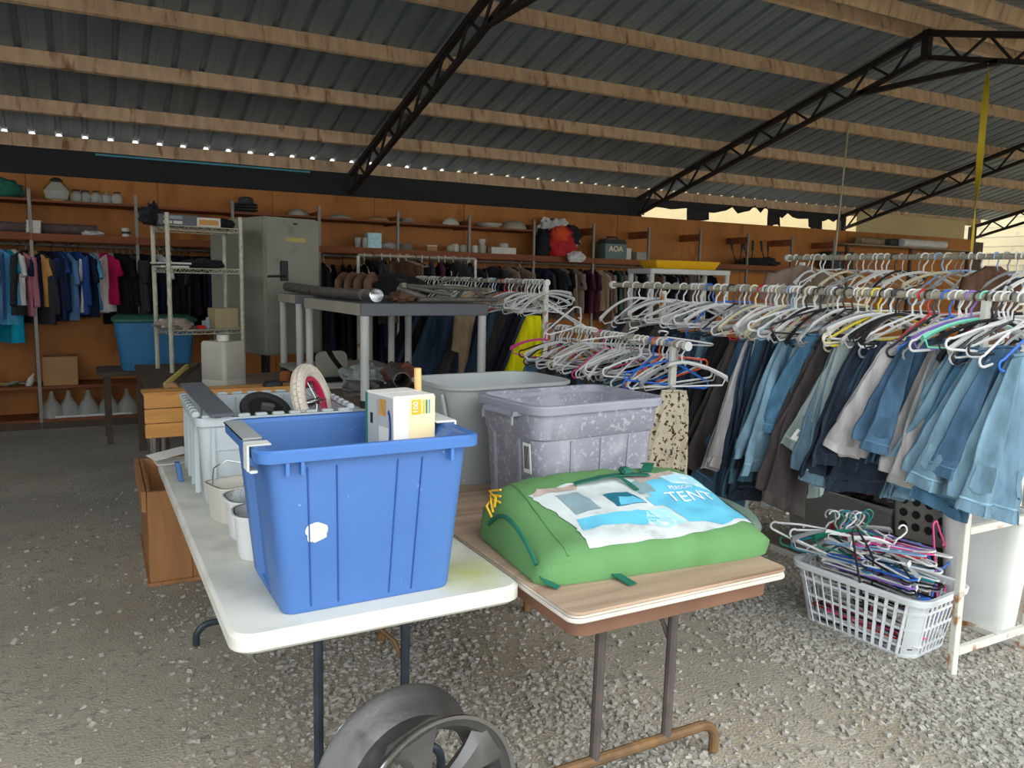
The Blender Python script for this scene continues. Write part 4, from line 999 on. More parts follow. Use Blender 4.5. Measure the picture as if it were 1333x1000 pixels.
# ---------------- free-standing clothes racks (rails run towards the wall)
def rack(name, label, X, ya, yb, z, posts, width, rails=True, cat='clothes rack', r=.016):
    t = thing(name, label, cat, (X, ya, 0))
    MB().tube([(0, 0, z), (0, yb-ya, z+.02)], r, 10).build('hanging_rail', M['rod'], t)
    for s in (0, yb-ya): MB().lathe([(0, -.012), (r*1.5, -.012), (r*1.5, .012), (0, .012)], 12).xf(Matrix.Rotation(PI/2, 4, 'X')).build('end_cap', M['whitepl'], t, (0, s, z+.02*s/(yb-ya)))
    for p in posts:
        MB().box(-.018, .018, p-ya-.012, p-ya+.012, 0, z-r*.6).build('post', M['whitesteel'], t, bevel=.002)
        if width:
            MB().box(width-.016, width+.016, p-ya-.012, p-ya+.012, 0, .62).build('post', M['whitesteel'], t, bevel=.002)
            MB().box(.018, width-.016, p-ya-.012, p-ya+.012, .085, .118).build('cross_rail', M['whitesteel'], t, bevel=.002)
            MB().box(.018, width-.016, p-ya-.012, p-ya+.012, .59, .62).build('cross_rail', M['whitesteel'], t, bevel=.002)
    if rails and width and len(posts) > 1:
        for xx in (width, ): MB().box(xx-.014, xx+.014, posts[0]-ya+.012, posts[-1]-ya-.012, .0, .03).build('base_rail', M['whitesteel'], t, bevel=.002)
    return t
rack('clothes_rack', 'white steel clothes rack with full rail of jeans above the laundry basket', 3.04, 1.52, 4.25, 1.525, [1.815, 3.74], .51)
rack('clothes_rack', 'tall clothes rack with high rail behind the jeans rack', 4.2, 2.1, 3.87, 1.725, [2.25, 3.75], 0)
rack('clothes_rack', 'low clothes rack with crowded hangers beside the grey and spotted bins', 2.6, 3.0, 4.35, 1.255, [3.1, 4.25], 0)
rack('clothes_rack', 'clothes rack with jeans and yellow trousers behind the plastic shelf', 3.0, 5.02, 7.55, 1.55, [5.03, 7.5], 0)
t = thing('clothes_rack', 'small rack of tan tops in front of the wall rail behind the scrap metal', 'clothes rack', (2.55, 8.1, 0))
MB().tube([(0, 0, 1.80), (1.35, 0, 1.80)], .014, 10).build('hanging_rail', M['rod'], t)
for xx in (0, 1.35): MB().box(xx-.015, xx+.015, -.015, .015, 0, 1.79).build('post', M['whitesteel'], t, bevel=.002)

rnd = random.Random(5)
PA = 'on the jeans rack above the laundry basket'
def ya_px(px): return PX(px, 380, 3.04).y
lst = [(815, 'taupe', 0), (828, 'navy', 0), (842, 'taupe', 0), (856, 'black', 0), (868, 'black', 0), (880, 'charcoal', 0), (890, 'navy', 0),
       (905, 'dark blue', 0), (914, 'navy', 0), (924, 'dark blue', 0), (934, 'dark blue', 0), (943, 'light blue', 0), (952, 'teal blue', 0), (962, 'black', 1), (972, 'black', 0), (982, 'charcoal', 0),
       (992, 'mid blue', 0), (1001, 'dark blue', 1), (1010, 'white', 0), (1020, 'mid blue', 0), (1029, 'navy', 0), (1038, 'teal blue', 0), (1048, 'light blue', 0), (1059, 'bright blue', 0),
       (1070, 'faded pale', 0), (1082, 'charcoal', 0), (1093, 'bright blue', 0), (1105, 'charcoal', 0), (1116, 'light blue', 0), (1128, 'faded pale', 0), (1142, 'faded pale', 1), (1158, 'navy', 0), (1172, 'dark blue', 0),
       (1188, 'navy', 0), (1203, 'white', 0), (1218, 'mid blue', 0), (1234, 'mid blue', 0), (1250, 'grey', 0), (1266, 'light blue', 1), (1284, 'light blue', 0), (1302, 'bright blue', 0), (1322, 'light blue', 0), (1341, 'mid blue', 0), (1358, 'light blue', 0)]
hcol = {1284: 'mint', 1266: 'purple', 1234: 'blue', 1203: 'red', 1142: 'yellow', 924: 'blue', 992: 'red', 1128: 'cream', 1322: 'white', 1172: 'black'}
row = []; hrow = []
for px, c, tg in lst:
    y = ya_px(px); z = 1.525+.02*(y-1.52)/2.73; rz = -.42+rnd.uniform(-.45, .40)
    sc = rnd.uniform(.80, 1.0) if px > 1200 else (rnd.uniform(.92, 1.12) if px > 1090 else (rnd.uniform(1.2, 1.4) if 900 < px < 990 else rnd.uniform(1.05, 1.3)))
    if px > 1260: rz = rnd.uniform(-.7, -.4)
    o = trousers((3.04, y, z), rz, c, PA, rnd, (7 if px > 1310 else 3) if px > 1290 else None, True, bool(tg), sc); row.append((o, c, o['category']))
    hrow.append(hanger((3.04, y, z), rz+rnd.uniform(-.05, .05), PA, hcol.get(px), rnd.choice(['tube', 'tube', 'pad']), rnd))
    if rnd.random() < .55: hanger((3.04, y+.022, z), rz+rnd.uniform(-.8, .5), PA, rnd.choice(['white', 'white', 'white', 'black', 'grey', 'cream']), rnd.choice(['pad', 'tube', 'pad']), rnd)
relabel(row, 'on the jeans rack')
for h_, (o, c, nn) in zip(hrow, row): h_['label'] = h_['label'].split(' clothes')[0]+' hanger carrying the '+o['label'].split(' on the')[0]
trousers((2.62, 3.015, 1.255), -.55, 'leopard-print', 'at the end of the low rail', rnd, 2, False, False, 1.12)
for px in (1300, 1312, 1322, 1332, 1290, 1276, 1156, 1150, 1064):
    y = ya_px(px); hanger((3.04, y, 1.527), -.3+rnd.uniform(-.35, .25), PA, rnd.choice(['white', 'black', 'white', 'black', 'grey']), rnd.choice(['tube', 'pad']), rnd)

PB = 'on the high rail behind the jeans rack'
y = 2.2
while y < 3.85:
    z = 1.725+.02*(y-2.1)/1.77; rz = rnd.uniform(-.7, .3)
    hanger((4.2, y, z), rz, PB, rnd.choices(['white', 'grey', 'black', 'teal', 'cream', 'red', 'pale blue', 'green'], [8, 3, 3, 1.3, 2, .6, 1, 1])[0], None, rnd)
    if rnd.random() < .16: shirt((4.2, y+.015, z), rz, rnd.choice(['taupe', 'brown', 'charcoal', 'grey', 'taupe']), PB, rnd, rnd.choice([0, 1, 3]), .8)
    y += rnd.uniform(.036, .056)

PC = 'on the low rail beside the spotted bin'
y = 3.04; row = []
while y < 4.34:
    z = 1.255+.02*(y-3.0)/1.35; rz = rnd.uniform(-.75, .15)
    hanger((2.6, y, z), rz, PC, rnd.choices(['white', 'grey', 'black', 'blue', 'orange', 'pink', 'cream'], [11, 3, 3, .7, .6, .15, 1])[0], None, rnd, rot=(rnd.uniform(-.1, .1), rnd.uniform(-.35, .2), rz))
    if rnd.random() < .5:
        c = rnd.choice(['navy', 'dark blue', 'black', 'dark blue', 'teal blue', 'charcoal'])
        o = trousers((2.6, y+.012, z), rz*.6, c, PC, rnd, None, False, False, rnd.uniform(1.0, 1.2)); row.append((o, c, o['category']))
    y += rnd.uniform(.030, .047)
relabel(row, 'on the low rail')
for q in range(4): hanger((2.55+rnd.uniform(-.06, .06), 3.15+q*.26, 1.29+rnd.uniform(0, .03)), 0, 'lying crosswise on the crowded low rail', rnd.choice(['white', 'white', 'white', 'grey']), 'tube', rnd,
                          rot=(PI/2+rnd.uniform(-.5, .4), rnd.uniform(-.6, .6), rnd.uniform(-.9, .9)))

PD = 'on the rack behind the plastic shelf'
y = 5.1; row = []
while y < 7.5:
    z = 1.55+.02*(y-5.02)/2.5; rz = rnd.uniform(-.7, .1)
    hanger((3.0, y, z), rz, PD, rnd.choices(['white', 'grey', 'black', 'red', 'pale blue'], [7, 5, 2, .7, .7])[0], None, rnd)
    if rnd.random() < .75:
        c = rnd.choice(['dark blue', 'navy', 'dark blue', 'charcoal', 'teal blue', 'navy', 'black'])
        o = trousers((3.0, y+.015, z), rz*.6-.2, c, PD, rnd, None, False, False, rnd.uniform(1.1, 1.35)); row.append((o, c, o['category']))
    y += rnd.uniform(.05, .085)
relabel(row, 'behind the plastic shelf')
trousers((2.98, 5.06, 1.55), -.62, 'yellow', PD, rnd, 0, False, False, 1.25)
for q in range(6): hanger((2.97, 5.04+q*.05, 1.55), 0, PD, 'white', rnd.choice(['tube', 'pad']), rnd, rot=(0, rnd.uniform(-.3, .3), -.9+q*.3))
shirt((3.0, 6.05, 1.555), -.35, 'beige', PD, rnd, 4, .95)

PE = 'on the small rack behind the scrap metal'
x = 2.62
while x < 3.85:
    rz = PI/2+rnd.uniform(-.9, .9)
    hanger((x, 8.1, 1.80), rz, PE, rnd.choice(['white', 'white', 'black', 'grey']), rnd.choice(['tube', 'pad']), rnd)
    if rnd.random() < .8: shirt((x+.02, 8.1, 1.80), rz, rnd.choice(['black', 'brown', 'charcoal', 'beige', 'plum', 'taupe', 'black', 'black']), PE, rnd, rnd.choice([0, 1, 3, 5]), .75)
    x += rnd.uniform(.07, .11)

# ================================================================== LAUNDRY BASKET AND THINGS UNDER THE JEANS RACK
lb = thing('laundry_basket', 'white plastic slatted laundry basket heaped with clothes hangers on the gravel', 'basket', (3.115, 2.24, 0), rz=math.radians(6))
bw, bd, bh = .38, .62, .285
def bsk(t): return (bw*(.82+.18*t), bd*(.84+.16*t))
MB().loft([rr(*[q-.0 for q in bsk(0)], .06, .004, 6), rr(*bsk(.03), .06, .018, 6), rr(bsk(.03)[0]-.012, bsk(.03)[1]-.012, .055, .018, 6), rr(bsk(0)[0]-.02, bsk(0)[1]-.02, .055, .01, 6)]).build('base', M['basket'], lb)
w1, d1 = bsk(1)
MB().loft([rr(w1-.004, d1-.004, .07, bh-.028, 6), rr(w1+.038, d1+.038, .085, bh-.026, 6), rr(w1+.046, d1+.046, .09, bh-.004, 6), rr(w1+.036, d1+.036, .085, bh, 6), rr(w1-.004, d1-.004, .07, bh-.002, 6), rr(w1-.010, d1-.010, .068, bh-.03, 6)], False, False).build('rim', M['basket'], lb)
for zt in (.12, .47, .80):
    w_, d_ = bsk(zt); z = .02+zt*(bh-.05)
    MB().loft([rr(w_, d_, .065, z, 6), rr(w_+.002, d_+.002, .065, z+.012, 6), rr(w_-.006, d_-.006, .06, z+.012, 6), rr(w_-.006, d_-.006, .06, z, 6)], False, False).build('band', M['basket'], lb)
w0, d0 = bsk(.03)
def slat(a, c, w): return MB().bar(a, c, w, .005, up=(0, 0, 1) if False else (a[0], a[1], 0)).build('slat', M['basket'], lb, smooth=0)
for k in range(12):
    f = -1+2*k/11
    for s in (-1, 1): slat((s*w0/2-s*.002, f*(d0/2-.06), .015), (s*w1/2-s*.002, f*(d1/2-.06), bh-.02), .014)
for k in range(8):
    f = -1+2*k/7
    for s in (-1, 1): slat((f*(w0/2-.06), s*d0/2-s*.002, .015), (f*(w1/2-.06), s*d1/2-s*.002, bh-.02), .011)
for sx in (-1, 1):
    for sy in (-1, 1):
        pts0 = [p for p in rr(w0-.004, d0-.004, .06, .015, 6) if p[0]*sx > w0/2-.062 and p[1]*sy > d0/2-.062]; pts1 = [p for p in rr(w1-.004, d1-.004, .068, bh-.02, 6) if p[0]*sx > w1/2-.07 and p[1]*sy > d1/2-.07]
        n_ = min(len(pts0), len(pts1)); b = MB(); b.add(pts0[:n_]+pts1[:n_], [(i, i+1, n_+i+1, n_+i) for i in range(n_-1)]); b.build('corner_panel', M['basket'], lb, smooth=60)
rnd = random.Random(77); PBK = 'heaped in the laundry basket'
bc = ['white']*9+['grey', 'black', 'black', 'black', 'blue', 'pink', 'teal', 'pale blue', 'red', 'purple', 'green']
for k in range(58):
    q = k/58; zz = .04+q*.40; sd = rnd.choice((1, -1)); sp = .02+.03*q; wild = max(0, q-.6)
    hanger((3.115+sd*(.085+.02*q)+rnd.gauss(0, .012+.03*wild), 2.24+rnd.uniform(-.04, .04)+rnd.gauss(0, .06*wild), zz), 0, PBK, rnd.choice(bc), rnd.choice(['tube', 'tube', 'pad']), rnd,
           rot=(PI/2+rnd.uniform(-.10, .10)*(1+6*wild), rnd.uniform(-.08, .08)*(1+6*wild), sd*PI/2+.1+rnd.uniform(-.10, .10)*(1+5*wild)))
for k in range(10):                                          # hangers standing hook-up at the far end of the basket
    hanger((3.06+k*.014, 2.47-k*.012, .50+rnd.uniform(-.02, .02)), 0, 'standing hook-up at the far end of the laundry basket', rnd.choice(['white', 'white', 'teal', 'white', 'green', 'grey']), 'pad' if k % 3 == 0 else 'tube', rnd,
           rot=(rnd.uniform(-.35, .2), rnd.uniform(-.5, .5), rnd.uniform(-1.2, -.3)))
for px, py, c, ry in ((1175, 690, 'white', .6), (1205, 730, 'blue', -.9), (1225, 745, 'pale blue', .3), (1245, 720, 'pink', 1.4), (1150, 715, 'black', 1.2)):
    p = PY(px, py, 2.2); hanger(p, 0, 'sticking out over the top of the heaped laundry basket', c, 'pad' if c == 'white' else 'tube', rnd, rot=(rnd.uniform(-.5, .1), ry, rnd.uniform(-.9, .2)))
tag(put('clothes_hanger', HM['wire'], None, PZ(1315, 700, .38), rot=(-.5, .35, -.35), color=HC['grey']), 'bent wire hanger leaning on the rusty cross rail', 'hanger')

# tall white bin, perforated crate, long grey box under the rack
wb = thing('tall_bin', 'tall white plastic bin standing on the gravel behind the rusty cross rail', 'bin', (3.66, 2.08, 0), rz=.2)
hollow([(.22, .26, 0), (.225, .265, .015), (.285, .34, .53), (.295, .35, .55)], .006, .06).build('body', M['whitepl'], wb)
MB().loft([rr(.295, .35, .06, .54), rr(.315, .37, .07, .54), rr(.315, .37, .07, .556), rr(.285, .34, .06, .556)], False, False).build('rim', M['whitepl'], wb)
cr = thing('perforated_crate', 'taupe plastic crate with round holes tipped behind the laundry basket', 'crate', (3.80, 2.40, .30), rz=.1)
hollow([(.34, .30, 0), (.34, .30, .01), (.37, .33, .29), (.375, .335, .30)], .006, .03).build('body', M['crategrey'], cr)
hole = MB().lathe([(.0, 0), (.021, 0), (.021, .003), (0, .003)], 16).xf(Matrix.Rotation(-PI/2, 4, 'Y')).mesh('hole', M['black'])
for i in range(4):
    for j in range(3): put('hole', hole, cr, (-.1735-.005*j, -.10+i*.065, .07+j*.065))
for i in range(4): put('hole', hole, cr, (-.12+i*.08, -.155-.003, .12), rz=PI/2)
MB().box(-.06, .06, -.185, -.165, .25, .275).build('handle', M['crategrey'], cr, bevel=.004)
t = thing('crate_stand', 'upturned dark crate under the perforated taupe crate', 'crate', (3.80, 2.40, 0)); 
for zz in (0, .10, .20): 
    for s in (-1, 1): MB().box(-.2, .2, s*.16-.008, s*.16+.008, zz, zz+.08).build('slat', M['darkwood'], t, bevel=.002)
MB().box(-.2, .2, -.168, .168, .282, .298).build('top_board', M['darkwood'], t, bevel=.002)
for xx in (-.19, .19): 
    for s in (-1, 1): MB().box(xx-.01, xx+.01, s*.14-.01, s*.14+.01, 0, .282).build('post', M['darkwood'], t, smooth=0)
fb = thing('long_box', 'long dark grey open box of shoes and oddments under the jeans rack', 'box', (3.86, 2.90, .001), rz=math.radians(1))
hollow([(.44, .62, 0), (.44, .62, .01), (.48, .68, .42)], .012, .02, 3).build('body', M['fabricbox'], fb)
MB().loft([rr(.485, .685, .02, .405, 3), rr(.50, .70, .025, .405, 3), rr(.50, .70, .025, .425, 3), rr(.47, .67, .02, .425, 3)], False, False).build('rim', M['fabricbox'], fb)
rnd = random.Random(9)
def shoe(name, label, loc, rz, m_, s=1.):
    t = thing(name, label, 'shoe', loc, rz, 'shoes in the long grey box'); prof = []
    for q in range(11):
        f = q/10; x = (f-.5)*.26*s; hw = (.036+.010*math.sin(f*PI*1.2))*s*(1 if q not in (0, 10) else .5); h = (.085-.045*min(1, f*1.6))*s+.012
        prof.append([(x, hw*math.cos(a), .018+h*(.5+.5*math.sin(a))) for a in np.linspace(0, 2*PI, 12, endpoint=False)])
    MB().loft(prof).build('upper', m_, t, smooth=60)
    MB().loft([[(x*s*.135, y*s*.046, z) for x, y in ((1, .2), (.8, .8), (.2, 1), (-.5, .8), (-.95, .7), (-1, 0), (-.95, -.7), (-.5, -.8), (.2, -.9), (.8, -.7))] for z in (0, .02)]).build('sole', M['black'], t)
    return t
for k, (px, py, m_, lb_) in enumerate(((1040, 640, 'greybin', 'grey trainer lying on the heap in the long grey box'), (1062, 640, 'labelgrey', 'blue-grey trainer lying in the long grey box'), (1075, 655, 'redcloth', 'red canvas shoe lying in the long grey box'), (1060, 662, 'yellowtape', 'olive yellow shoe in the long grey box'))):
    p = Vector((3.74+.07*k, 3.1-.09*k, 0)); shoe('shoe', lb_, (p.x, p.y, .37+.01*k), rnd.uniform(0, 6), M[m_])
crumple('heap_of_cloth', 'dark mixed cloth filling the long grey box', 'cloth', (3.86, 2.90, .02), (.15, .22, .20), M['blackcloth'], 3, .25)
tag(MB().cbox((3.86, 2.72, .47), (.20, .28, .004), Matrix.Rotation(.35, 3, 'X') @ Matrix.Rotation(.2, 3, 'Y')).build('cardboard_flap', M['card']), 'tan cardboard piece sticking out of the long grey box', 'cardboard')
crumple('plastic_bag', 'clear plastic bag drooping over the long grey box rim', 'bag', (3.86, 2.64, .41), (.12, .08, .06), M['hazebag'], 8, .4)
crumple('plastic_bag', 'hazy plastic bag standing behind the right end of the tent bag', 'bag', (3.25, 3.35, .0), (.13, .13, .36), M['hazebag'], 12, .25)

# ================================================================== PLASTIC SHELF UNITS WITH SCRAP METAL
def punit(label, x0, x1, y0, y1, zt, th, zb, lower=None):
    t = thing('plastic_shelf', label, 'shelf', (x0, y0, zb)); w, d = x1-x0, y1-y0
    slab(w, d, .02, 0, th, .004).build('shelf_top', M['pshelf'], t, (w/2, d/2, zt-th-zb))
    MB().box(-.002, .0, .02, d-.02, .002, th-.002).build('side_panel', M['pshelfpale'], t, (0, 0, zt-th-zb), smooth=0)
    for xx in (.035, w-.035):
        for yy in (.035, d-.035):
            MB().tube([(xx, yy, .035), (xx, yy, zt-th-zb)], .028, 14).build('leg', M['pleg'], t)
            MB().tube([(xx, yy, 0.0), (xx, yy, .05)], .032, 14).build('foot', M['black'], t)
    if lower: slab(w, d, .02, 0, .03, .004).build('lower_shelf', M['pshelfpale'], t, (w/2, d/2, lower-zb))
    return t
punit('grey plastic shelf unit with black front edge carrying scrap pipes', 1.515, 2.40, 4.76, 6.20, 1.402, .078, TZ+.001)
punit('pale plastic shelf unit between the scrap-metal shelf and the grey cabinet', 1.47, 2.30, 6.26, 6.90, 1.42, .07, TZ+.001, .80)
ST = 1.402
def pipe(name, label, pts, r, m_, cat='pipe', group=None, hollow_=False):
    return tag(MB().tube(pts, r, 12).build(name, m_), label, cat, group)
t = thing('exhaust_pipe', 'long grimy exhaust pipe with bright flared end lying along the shelf unit', 'pipe', (1.66, 4.95, ST))
MB().tube([(-.12, 1.9, .075), (-.02, 1.2, .045), (-.02, .5, .045), (-.01, .15, .045)], .040, 14).build('pipe', M['exhaust'], t)
MB().loft([[(r*math.cos(a), y, .046+r*math.sin(a)) for a in np.linspace(0, 2*PI, 20, endpoint=False)] for r, y in ((.041, .16), (.046, .05), (.047, -.06), (.043, -.062), (.042, .10))]).build('flared_end', M['chrome'], t)
for k in range(4):
    y = 5.95-k*.17; tag(MB().tube([(1.72+.02*k, y, ST+.035), (1.73+.02*k, y+.02, ST+.13), (1.78+.02*k, y+.07, ST+.17), (1.86, y+.13, ST+.16), (1.92, y+.16, ST+.06)], .032, 12).build('manifold_pipe', M['rustpipe']), 'short bent rusty manifold pipe standing on the shelf unit', 'pipe', 'rusty manifold pipes on the shelf unit')
w = thing('hub_cap', 'dark oval wheel cover propped on the scrap heap', 'wheel cover', (2.07, 5.55, ST+.12), rot=(math.radians(20), math.radians(-6), .3))
MB().lathe([(.0, .035), (.12, .03), (.20, .01), (.235, -.012), (.23, -.02), (.18, -.005), (0, .02)], 36, cap0=False).build('dish', M['black'], w)
MB().lathe([(.0, .05), (.03, .05), (.045, .032), (.0, .03)], 18, cap0=False).build('centre_boss', M['truss'], w)
pipe('chrome_rod', 'thin chrome rod leaning across the scrap heap', [(1.95, 5.2, ST+.03), (2.2, 5.3, ST+.10), (2.42, 5.42, ST+.16)], .008, M['chrome'], 'rod')
fr = thing('scrap_bicycle', 'dull grey bicycle frame tubes lying on the shelf unit', 'bicycle frame', (1.95, 4.95, ST))
for a, c, r in (((.02, .0, .02), (.62, .03, .022), .017), ((-.02, .25, .11), (.62, .18, .09), .016), ((-.02, .25, .11), (.3, .1, .05), .014), ((.55, .03, .02), (.52, .2, .09), .014), ((.3, .02, .02), (.45, .22, .09), .012), ((-.05, .2, .09), (.1, .06, .03), .02)):
    MB().tube([a, c], r, 10).build('frame_tube', M['exhaust'], fr)
MB().lathe([(.0, -.03), (.022, -.03), (.022, .03), (0, .03)], 14).build('bottom_bracket', M['exhaust'], fr, (.0, .22, .10))
crumple('oily_rag', 'brown oily rag among the scrap pipes', 'rag', (1.95, 5.15, ST), (.10, .09, .045), M['rustpipe'], 21, .5)

# clutter on the plywood table
crumple('crumpled_bag', 'crumpled clear plastic bag on the plywood table under the shelf unit', 'bag', (1.85, 5.75, TZ), (.16, .16, .10), M['hazebag'], 31, .5)
crumple('crumpled_bag', 'dull grey crumpled sack under the shelf unit', 'bag', (1.75, 5.35, TZ), (.18, .14, .055), mat('grey_sack', C(110, 104, 98), .8, var=.2), 33, .5)
crumple('cloth_bundle', 'brown red bundle of cloth under the shelf unit', 'cloth', (2.12, 5.7, TZ), (.15, .12, .10), mat('brown_red_cloth', C(122, 74, 60), .9, var=.3, scale=20), 35, .5)
t = thing('seat_cushion', 'pale grey rounded plastic seat back under the shelf unit', 'seat', (1.72, 6.15, TZ), rot=(-.15, 0, .2))
MB().loft([rr(.26, .20, .05, 0, 6), rr(.27, .21, .055, .02, 6), rr(.26, .2, .05, .035, 6)]).xf(Matrix.Translation((0, 0, .14)) @ Matrix.Rotation(PI/2, 4, 'X')).build('back_panel', M['steelgrey'], t, bevel=0)
MB().box(-.1, .1, -.02, .02, 0, .05).build('bracket', M['black'], t)
strap([(1.62, 6.0, 1.06), (1.66, 5.9, .95), (1.72, 5.75, .83), (1.80, 5.6, .765), (1.9, 5.5, .75)], .05, None, M['chrome'], 'silver_strip', .004)
tag(bpy.data.objects['silver_strip'], 'curved silver strip leaning on the seat back', 'strip')
for k, (x, y, z) in enumerate(((1.78, 4.72, .06), (1.80, 4.80, .165))):
    t = thing('exhaust_pipe', ['lower open black pipe end lying under the shelf unit', 'upper rusty open pipe end stacked under the shelf unit'][k], 'pipe', (x, y, TZ), rz=-.25)
    MB().loft([[(r*math.cos(a), yy, z+r*math.sin(a)) for a in np.linspace(0, 2*PI, 18, endpoint=False)] for r, yy in ((.055, .62), (.055, 0), (.05, -.002), (.047, .4))]).build('pipe', M['exhaust'] if k else M['truss'], t)
def sheet_(name, label, loc, w, d, rz, m_, cat='paper', tilt=(0, 0), group=None, th=.003):
    return tag(MB().box(-w/2, w/2, -d/2, d/2, 0, th).build(name, m_, loc=loc, rot=(tilt[0], tilt[1], rz), smooth=0), label, cat, group)
nb = thing('drawn_card', 'white card with dark curved lines standing on the plywood table', 'card', (1.80, 4.30, TZ), rot=(math.radians(62), 0, math.radians(-24)))
MB().box(-.055, .055, 0, .09, 0, .004).build('card', M['paper'], nb, smooth=0)
for pts in ([(-.04, .06), (-.02, .03), (-.005, .005)], [(-.02, .085), (0, .05), (.01, .03), (.02, .01)], [(0, .088), (.03, .06), (.045, .03), (.04, .01)]):
    MB().tube([(x, y, .005) for x, y in pts], .0022, 5).build('drawn_line', M['ink'], nb)
for k, (x, y, w_, d_, rz) in enumerate(((1.45, 4.75, .22, .3, .3), (1.30, 4.4, .2, .25, -.2), (1.55, 4.35, .24, .18, .5), (1.65, 5.9, .3, .3, .1), (2.05, 4.6, .3, .2, .2))):
    sheet_('paper_sheet', 'loose pale paper sheet lying on the plywood table', (x, y, TZ+.0005+.0035*k*.0), w_, d_, rz, M['labelgrey'] if k in (1, 2) else M['paper'], 'paper', group='papers on the plywood table', th=.002)
tag(MB().lathe([(.0, 0), (.055, 0), (.06, .02), (.045, .026), (0, .02)], 18).build('yellow_dish', M['yellowbox'], loc=(1.33, 4.72, TZ)), 'small yellow dish on the plywood table', 'dish')
t = thing('red_jug', 'red plastic can behind the pale grey bin', 'can', (1.62, 3.72, TZ), rz=.3)
MB().loft([rr(.20, .15, .03, 0), rr(.21, .16, .03, .02), rr(.21, .16, .03, .17), rr(.14, .10, .03, .21)]).build('body', M['redplastic'], t); MB().lathe([(.025, .2), (.025, .235), (0, .235)], 12).build('cap', M['black'], t)
t = thing('silver_device', 'small silver appliance behind the pale grey bin', 'appliance', (2.02, 4.15, TZ), rz=.2)
MB().loft([rr(.16, .10, .02, 0), rr(.17, .11, .02, .03), rr(.16, .10, .02, .07)]).build('body', M['chrome'], t); MB().tube([(-.05, 0, .07), (-.04, 0, .11), (.04, 0, .11), (.05, 0, .07)], .008, 8).build('handle', M['chrome'], t)
for k in range(3): MB().lathe([(.016, .07), (.016, .085), (0, .085)], 12).build('knob', M['whitepl'], t, (-.03+.03*k, -.02, 0))
sheet_('white_board', 'white flat panel lying behind the wooden stick', (1.98, 4.45, TZ+.02), .30, .20, .35, M['whitepl'], 'panel', (.05, .0), th=.012)
tag(MB().box(-.035, .035, -.4, .4, 0, .03).build('timber_offcut', M['darkwood'], loc=(1.95, 4.0, TZ), rz=.55, bevel=.003), 'grey timber offcut lying on the plywood table', 'timber')
tag(MB().lathe([(0, 0), (.045, 0), (.045, .06), (.03, .075), (0, .08)], 16).build('orange_pot', mat('orange_pot', C(170, 98, 50), .7), loc=(1.40, 6.35, TZ)), 'small orange-brown pot left of the shelf units', 'pot')
crumple('black_glove', 'black glove beside the orange-brown pot', 'glove', (1.45, 6.05, TZ), (.06, .05, .05), M['black'], 41, .5)

# ================================================================== TALL GREY CABINET
cb = thing('grey_cabinet', 'tall grey-green steel cabinet with dark latch and strip of old tape', 'cabinet', (1.42, 7.2, 0), rz=math.radians(17))
MB().box(0, .55, 0, 1.05, .86, 2.08).build('body', M['steelgrey'], cb, bevel=.018, seg=3)
MB().box(.008, .542, -.022, -.001, .872, 2.068).build('door', M['steelgrey'], cb, bevel=.008)
MB().box(.14, .22, -.034, -.0225, 1.52, 1.70).build('latch_plate', M['black'], cb, bevel=.008)
MB().tube([(.02, -.03, 1.56), (.19, -.045, 1.565)], .010, 8).build('latch_handle', M['truss'], cb)
MB().box(.20, .40, -.0245, -.0225, 1.87, 1.905).build('tape_strip', M['yellowtape'], cb, smooth=0)
MB().box(.28, .32, -.026, -.0225, 2.02, 2.035).build('badge', M['truss'], cb, smooth=0)
for xx in (.02, .5):
    for yy in (.02, 1.0): MB().box(xx, xx+.03, yy, yy+.03, 0, .86).build('stand_leg', M['truss'], cb, smooth=0)

# ================================================================== WIRE RACK
wr_ = thing('wire_rack', 'cream wire shelving rack with four ringed posts on the dark table', 'rack', (.632, 7.0, .761), rz=math.radians(12.5))
RW, RD, RH = .60, .37, 1.28
pm_ = MB().tube([(0, 0, 0), (0, 0, RH)], .0185, 10)
for k in range(24): pm_.lathe([(.0185, .04+k*.052), (.0205, .043+k*.052), (.0185, .046+k*.052)], 10, cap0=False)
pm_.lathe([(.0185, RH), (.0185, RH+.01), (0, RH+.012)], 10, cap0=False); pm_ = pm_.mesh('post', M['rackpost'])
for x in (0, RW):
    for y in (0, RD): put('post', pm_, wr_, (x, y, 0))
def wshelf(z):
    for dz in (0, -.035):
        b = MB().tube([(0, 0, z+dz), (RW, 0, z+dz), (RW, RD, z+dz), (0, RD, z+dz)], .0052, 6, closed=True); b.build('shelf_rim', M['rackpost'], wr_)
    for (a, c, n) in (((0, 0), (RW, 0), 8), ((0, RD), (RW, RD), 8), ((0, 0), (0, RD), 5), ((RW, 0), (RW, RD), 5)):
        pts = [(a[0]+(c[0]-a[0])*k/(2*n), a[1]+(c[1]-a[1])*k/(2*n), z-(.035 if k % 2 else 0)) for k in range(2*n+1)]
        MB().tube(pts, .0036, 5).build('truss_wire', M['rackpost'], wr_)
    wm = MB().tube([(0, 0, 0), (0, RD, 0)], .0022, 5).mesh('deck_wire', M['rackwire'])
    for k in range(1, 20): put('deck_wire', wm, wr_, (RW*k/20, 0, z+.002))
SHZ = (1.19, .85, .345)
for z in SHZ: wshelf(z)
def onrack(u, v, sh, dz=.0045): 
    a = math.radians(12.5); return (.632+u*math.cos(a)-v*math.sin(a), 7.0+u*math.sin(a)+v*math.cos(a), .761+SHZ[sh]+dz)
